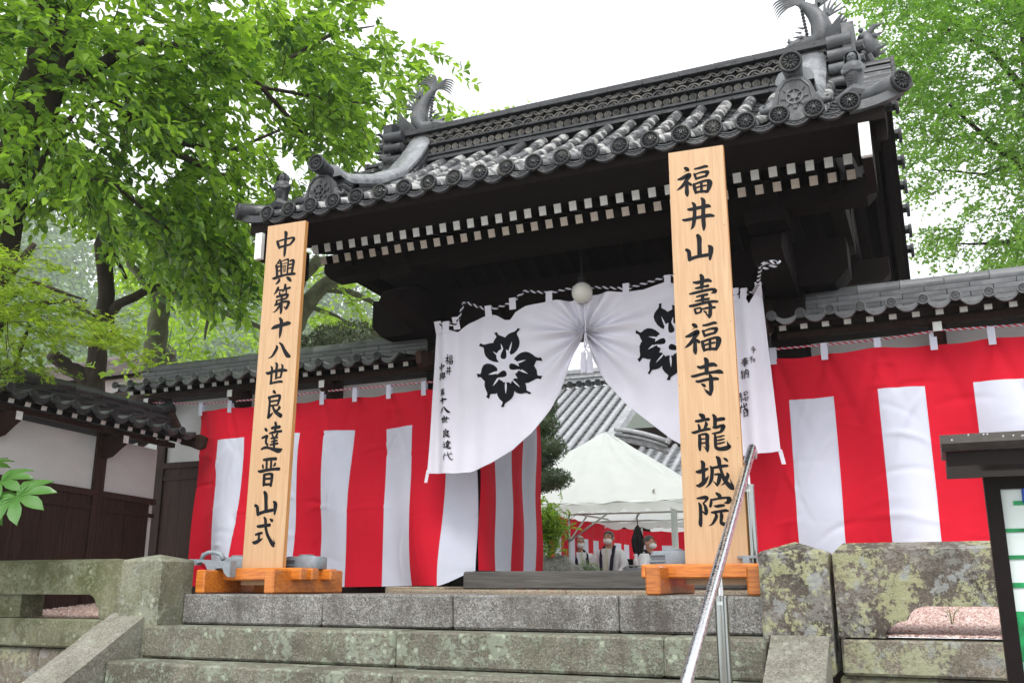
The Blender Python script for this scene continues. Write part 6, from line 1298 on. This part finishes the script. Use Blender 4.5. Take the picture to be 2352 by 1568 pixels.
e0 = [Vector(ap(1412+30*k, 985+7*k-1.2*k*(4-k), 22.2)) for k in range(5)]; B().tube(e0, [.06]*5, 10).obj('lower_ridge', hall, M_hall, True); B().tube([p+Vector((0, 0, -.14)) for p in e0], [.05]*5, 8).obj('lower_ridge', hall, M_wtile, True); B().tube([p+Vector((0, .1, -.25)) for p in e0], [.06]*5, 8).obj('lower_ridge', hall, M_hall, True); B().tube([e0[-1]+Vector((0, 0, -.05)), e0[-1]+Vector((.1, 0, .12)), e0[-1]+Vector((.16, 0, .3))], [.07, .07, .08], 12).obj('round_end_tile', hall, M_hall, 'a')
bx('hall_wall', hall, M_wood, -16, -4.0, 24.5, 34, -.43, 4.2)
# ============================================================ TENT
tn = root('marquee', 'white canvas marquee with scalloped edge in the courtyard', 'tent', (-4.5, 14, -.43))
ax_ = Vector(ap(1392, 992, 13.9)); ez = 1.14; x0, x1, y0, y1 = -6.45, -2.55, 12.1, 15.9
for (a, c) in (((x0, y0), (x1, y0)), ((x1, y0), (x1, y1)), ((x1, y1), (x0, y1)), ((x0, y1), (x0, y0))):
    def Q(u, v):
        e = Vector((a[0]+(c[0]-a[0])*u, a[1]+(c[1]-a[1])*u, ez)); p = e.lerp(ax_, v); sag = -.10*math.sin(math.pi*min(1, v*1.05))*(1-.5*v)-.03*math.sin(math.pi*((u*6) % 1))*(1-v)**2+.022*math.sin(u*34+v*9)*(1-v)*v*3+.012*math.sin(u*11+v*14)
        return (p.x, p.y, p.z+sag)
    B().grid(Q, 96, 30).obj('roof_panel', tn, M_tent, True)
    def Vv(u, v):
        x, y = a[0]+(c[0]-a[0])*u, a[1]+(c[1]-a[1])*u; q = abs(math.sin(math.pi*u*13)); return (x+.012*math.sin(u*60), y+.012*math.cos(u*50), ez-.012-v*(.085+.05*q))
    B().grid(Vv, 104, 3).obj('valance', tn, M_tent, True)
for (x, y) in ((-5.22, 13.9), (x1+.1, y0+.1), (-5.22, 17.9), (x1+.1, y1-.1), (x0+.1, y0+.1), (x0+.1, y1-.1)): B().tube([(x, y, -.43), (x, y, 1.16)], .019, 8).obj('pole', tn, M_tanfr, True)
for a, c in (((-5.22, 12.2, 1.14), (-5.22, 18.0, 1.20)), ((-5.22, 13.9, 1.13), (-2.6, 13.9, 1.12)), ((-5.2, 17.9, 1.16), (-2.6, 17.9, 1.14)), ((-5.22, 13.9, .72), (-5.22, 13.2, 1.13)), ((-5.22, 13.9, .72), (-4.6, 13.9, 1.12)), ((-5.22, 13.9, .72), (-5.22, 14.7, 1.14)), ((-5.22, 13.9, 1.13), (-4.4, 12.2, 1.12)), ((-5.0, 16.6, 1.15), (-3.4, 12.3, 1.3)), ((x0, y0+.05, ez), (x1, y0+.05, ez)), ((x0, y1-.05, ez), (x1, y1-.05, ez))):
    B().tube([a, c], .015, 6).obj('frame_bar', tn, M_tanfr, True)
tn2 = root('marquee', 'second white marquee roof farther back in the courtyard', 'tent', (-4.3, 18, -.43))
def Q2(u, v): return (-5.6+3.6*u, 16.1+3.8*v, 1.16+.75*math.sin(math.pi*v)+.01*math.sin(30*u))
B().grid(Q2, 20, 12).obj('roof_panel', tn2, M_tent, True)
for (x, y) in ((-5.5, 19.8), (-2.1, 19.8), (-2.1, 16.2)): B().tube([(x, y, -.43), (x, y, 1.16)], .019, 8).obj('pole', tn2, M_tanfr, True)
wp = Vector(ap(1549, 1200, 12.6)); B().tube([(wp.x, wp.y, -.43), (wp.x, wp.y, 1.12)], .045, 12).obj('wrapped_pole', tn, M_tent, True)
# striped curtains under the tent
def court_curtain(label, P0, P1, zt, zb, zl, n, first=True):
    r = root('striped_curtain', label, 'curtain', P0+(zt,), 'red and white striped ceremonial curtains'); P0 = Vector(P0+(0,)); P1 = Vector(P1+(0,)); nr = Vector((P1-P0)).normalized().cross(Vector((0, 0, 1)))
    def S(s, z): p = P0.lerp(P1, s); o_ = nr*(.02*math.sin(s*n*2.2)+.01*math.sin(s*n*5)); return (p.x+o_.x, p.y+o_.y, z)
    B().grid(lambda u, v: S(u, zb+(zt-.02*math.sin(math.pi*((u*n/2) % 1))-zb)*v), n*4, 4).obj('top_band', r, M_red, True)
    for k in range(n):
        red = (k % 2 == 0) == first; B().grid(lambda u, v: S((k+u)/n, zl+(zb-zl)*v), 4, 10).obj('red_stripe' if red else 'white_stripe', r, M_red if red else M_wht, True)
court_curtain('striped red and white curtain along the left side of the courtyard tent', (-5.32, 11.5), (-5.32, 17.95), 1.10, .80, -.38, 22)
court_curtain('striped red and white curtain at the back of the courtyard', (-5.30, 18.0), (-3.9, 19.5), 1.10, .82, -.38, 8, False)
# ============================================================ PEOPLE
def skin_obj(name, parent, joints, edges, mat, sub=2, M=None):
    me = bpy.data.meshes.new(name); me.from_pydata([M @ Vector(j[0]) for j in joints], edges, []); me.update(); o = bpy.data.objects.new(name, me); me.materials.append(mat); link(o, parent)
    me.attributes.new if False else None
    o.modifiers.new('skin', 'SKIN'); 
    if not me.skin_vertices: bpy.context.view_layer.objects.active = o; o.select_set(True); 
    if not me.skin_vertices:
        import bmesh; bm = bmesh.new(); bm.from_mesh(me); bm.verts.layers.skin.verify(); bm.to_mesh(me); bm.free()
    for i, j in enumerate(joints): me.skin_vertices[0].data[i].radius = (j[1], j[2] if len(j) > 2 else j[1])
    me.skin_vertices[0].data[0].use_root = True; sb = o.modifiers.new('sub', 'SUBSURF'); sb.levels = sub; sb.render_levels = sub
    o.modifiers['skin'].use_smooth_shade = True
    return o
def person(label, x, y, zs, face, hair, top, lean=0.0):
    """seated figure; local frame faces -y; zs seat height"""
    r = root('person', label, 'person', (x, y, -.43)); M = Matrix.Translation((x, y, zs)) @ Matrix.Rotation(face, 4, 'Z'); k = (top-zs)/.88
    j = [((0, .03, .09), .12, .10), ((0, .01, .25), .125, .09), ((0, .01, .48), .15, .09), ((0, .01, .57), .08, .065), ((0, .0, .64), .055, .055), ((0, -.02, .70), .072, .078), ((0, -.02, .78), .080, .094), ((0, -.02, .85), .055, .065),
         ((-.18, 0, .55), .05, .05), ((-.24, -.03, .28), .043, .043), ((-.12, -.26, .12), .032, .032), ((-.05, -.32, .10), .03, .018), ((.18, 0, .55), .05, .05), ((.24, -.03, .28), .043, .043), ((.12, -.26, .12), .032, .032), ((.05, -.32, .10), .03, .018),
         ((-.10, -.02, .07), .085, .08), ((-.13, -.43, .06), .06, .06), ((-.13, -.42, -.34), .04, .04), ((-.13, -.56, -.42), .035, .025), ((.10, -.02, .07), .085, .08), ((.13, -.43, .06), .06, .06), ((.13, -.42, -.34), .04, .04), ((.13, -.56, -.42), .035, .025)]
    for s, w_ in ((-1, 11), (1, 15)):
        for q in range(5):
            a = len(j); 
            if q < 4: j.append(((s*(.03-.016*q), -.35, .09), .009)); j.append(((s*(.02-.016*q), -.375-.004*q, .075), .007))
            else: j.append(((s*.06, -.30, .12), .010)); j.append(((s*.035, -.325, .125), .008))
    E_ = [(0, 1), (1, 2), (2, 3), (3, 4), (4, 5), (5, 6), (6, 7), (2, 8), (8, 9), (9, 10), (10, 11), (2, 12), (12, 13), (13, 14), (14, 15), (0, 16), (16, 17), (17, 18), (18, 19), (0, 20), (20, 21), (21, 22), (22, 23)]
    i = 24
    for w_ in (11, 15):
        for q in range(5): E_ += [(w_, i), (i, i+1)]; i += 2
    Mk = M @ Matrix.Diagonal((1, 1, k, 1)); o = skin_obj('body', r, j, E_, M_skin, 2, Mk)
    c = [((0, .04, .02), .17, .15), ((0, .03, .2), .165, .13), ((0, .01, .45), .19, .12), ((0, .01, .58), .11, .085), ((-.20, 0, .53), .075, .07), ((-.27, -.03, .28), .085, .085), ((-.17, -.22, .12), .085, .075), ((.20, 0, .53), .075, .07), ((.27, -.03, .28), .085, .085), ((.17, -.22, .12), .085, .075), ((-.12, -.2, .05), .10, .09), ((.12, -.2, .05), .10, .09), ((-.13, -.4, .04), .09, .085), ((.13, -.4, .04), .09, .085)]
    skin_obj('happi_coat', r, c, [(0, 1), (1, 2), (2, 3), (2, 4), (4, 5), (5, 6), (2, 7), (7, 8), (8, 9), (0, 10), (0, 11), (10, 12), (11, 13)], M_happi, 2, Mk)
    T = Mk
    for s in (-1, 1): B().tube([T @ Vector(p) for p in ((s*.02, .085, .645), (s*.08, .03, .64), (s*.10, -.075, .57), (s*.095, -.135, .45), (s*.08, -.165, .25), (s*.07, -.20, .10))], [.022, .026, .028, .028, .028, .028], 8, flat=.6).obj('collar_band', r, M_navy, True)
    b = B(); b.add([T @ Vector(p) for p in ((-.085, -.11, .60), (.085, -.11, .60), (.075, -.165, .10), (-.075, -.165, .10))], [(0, 3, 2, 1)]); b.obj('shirt_front', r, M_happi)
    b = B(); b.add([T @ Vector(p) for p in ((-.018, -.125, .61), (.018, -.125, .61), (.03, -.185, .18), (0, -.19, .14), (-.03, -.185, .18))], [(0, 4, 3, 2, 1)]); b.obj('necktie', r, M_tie)
    B().tube([T @ Vector(p) for p in ((-.03, -.19, .20), (0, -.20, .13), (.03, -.19, .20))], .005, 4).obj('neck_strap', r, M_blk)
    hc = Vector((0, -.02, .765)); b = B(); b.ell(hc+Vector((0, .018, .028)), (.084, .094, .093), 18, 12, 0, T); vs = b.v; Ti = T.inverted()
    keep = [i for i, v in enumerate(vs) if True]; fs = []
    for f_ in b.f:
        m_ = sum((Ti @ Vector(vs[i]) for i in f_), Vector())/len(f_)
        if (m_.y-hc.y > -.035 and m_.z > .70+.9*max(0, -(m_.y-hc.y-.03))) or m_.z > .845: fs.append(f_)
    b.f = fs; b.m = [0]*len(fs); b.obj('hair', r, hair, True)
    for s in (-1, 1): B().ell((s*.083, .0, .755), (.012, .02, .032), 8, 6, 0, T).obj('ear', r, M_skin, True); B().ell((s*.03, -.112, .782), (.013, .006, .006), 8, 4, 0, T).obj('eye', r, M_blk); B().tube([T @ Vector((s*.048, -.103, .80)), T @ Vector((s*.03, -.114, .806)), T @ Vector((s*.015, -.114, .80))], .004, 4).obj('eyebrow', r, hair)
    B().ell((0, -.118, .762), (.013, .018, .022), 8, 6, 0, T).obj('nose', r, M_skin, True)
    o = B().ell((0, -.062, .715), (.070, .072, .050), 16, 10, 0, T).obj('face_mask', r, M_mask, True)
    for s in (-1, 1): B().tube([T @ Vector((s*.062, -.075, .735)), T @ Vector((s*.086, -.01, .765))], .0022, 4).obj('mask_loop', o, M_mask)
    return r
CH = []
def chair(label, x, y, face):
    r = root('folding_chair', label, 'chair', (x, y, -.43), 'folding steel chairs in the courtyard'); T = Matrix.Translation((x, y, -.43)) @ Matrix.Rotation(face, 4, 'Z')
    p = lambda *a: T @ Vector(a)
    for s in (-1, 1):
        B().tube([p(s*.21, -.25, 0), p(s*.20, .0, .38), p(s*.19, .19, .66), p(s*.16, .215, .74)], .011, 8).obj('frame', r, M_steel, True); B().tube([p(s*.18, .26, 0), p(s*.18, -.14, .42)], .011, 8).obj('rear_leg', r, M_steel, True)
    B().tube([p(-.16, .215, .74), p(-.10, .22, .775), p(.10, .22, .775), p(.16, .215, .74)], .011, 8).obj('top_bar', r, M_steel, True)
    b = B(); b.box(-.20, .20, -.19, .19, .415, .45, 0, .012, T); b.obj('seat', r, M_blk); b = B(); b.grid(lambda u, v: p(-.175+.35*u, .19+.02*v+.03*math.sin(math.pi*u), .50+.25*v), 8, 4); b.grid(lambda u, v: p(.175-.35*u, .20+.02*v+.03*math.sin(math.pi*u), .50+.25*v), 8, 4); b.obj('backrest', r, M_castg, True)
YPp = 14.5
xm = at(1400, 1300, 'y', YPp).x; xl = at(1326, 1300, 'y', YPp).x; xr = at(1492, 1300, 'y', YPp).x
person('seated grey-haired man in white happi coat and mask, middle of the three, facing the gate', xm, YPp, .03, R(-2), M_hairg, .90)
person('seated white-haired man in white happi coat and mask, beside the rock', xl, YPp+.1, .0, R(38), M_hairw, .845)
person('seated man in white happi coat turned to the right, next to the right stand', xr, YPp, -.02, R(75), M_hairg, .815)
chair('folding chair under the middle seated man', xm, YPp+.02, 0); chair('folding chair under the white-haired man', xl, YPp+.12, R(36)); chair('folding chair under the man turned right', xr, YPp+.02, R(75))
chair('empty folding chair between the middle and the right seated men', at(1452, 1300, 'y', 14.2).x, 14.2, R(205))
tb = root('cloth_table', 'low table with black skirts and brown top behind the seated men', 'table', (-4.6, 16, -.43))
xa, xb = at(1418, 1300, 'y', 16).x, at(1482, 1300, 'y', 16).x
b = B().grid(lambda u, v: (xa+(xb-xa)*u, 16.2+.03*math.sin(u*38), .06+.45*v), 60, 2); b.obj('black_screen', tb, M_blk, True); bx('table_top', tb, M_tblw, xa+.1, xb+.2, 15.7, 16.1, .02, .05)
for x in (xa+.15, xb+.1): bx('leg', tb, M_tblw, x-.02, x+.02, 15.75, 15.79, -.43, .02)
bt = root('sanitiser_bottle', 'small white pump bottle standing on the black-skirted table', 'bottle', ap(1460, 1292, 15.9)); c = Vector(ap(1460, 1288, 15.9)); B().lathe([(.035, -.07), (.038, -.06), (.038, .03), (.012, .05), (.012, .075)], 12, Matrix.Translation(c), cap=True).obj('bottle', bt, M_mask, True); B().tube([c+Vector((0, 0, .07)), c+Vector((0, 0, .10)), c+Vector((-.04, 0, .10))], .008, 6).obj('pump', bt, M_mask)
um = root('folded_umbrella', 'folded black umbrella hanging from the tent pole', 'umbrella', ap(1468, 1180, 15.2)); c = Vector(ap(1464, 1205, 15.2))
b = B(); n = 16; vs = []
for (h, rr) in ((0, .012), (-.05, .05), (-.25, .115), (-.42, .09), (-.46, .07)):
    for k in range(n): a = 6.283*k/n; q = rr*(1 if k % 2 else .7); vs.append(c+Vector((q*math.cos(a), q*math.sin(a)*.7, h)))
b.add(vs, [(j*n+k, j*n+(k+1) % n, (j+1)*n+(k+1) % n, (j+1)*n+k) for j in range(4) for k in range(n)]); b.obj('canopy', um, M_blk); B().tube([c+Vector((0, 0, -.5)), c+Vector((0, 0, .18)), c+Vector((.03, 0, .22)), c+Vector((.06, 0, .18))], .008, 6).obj('shaft', um, M_blk)
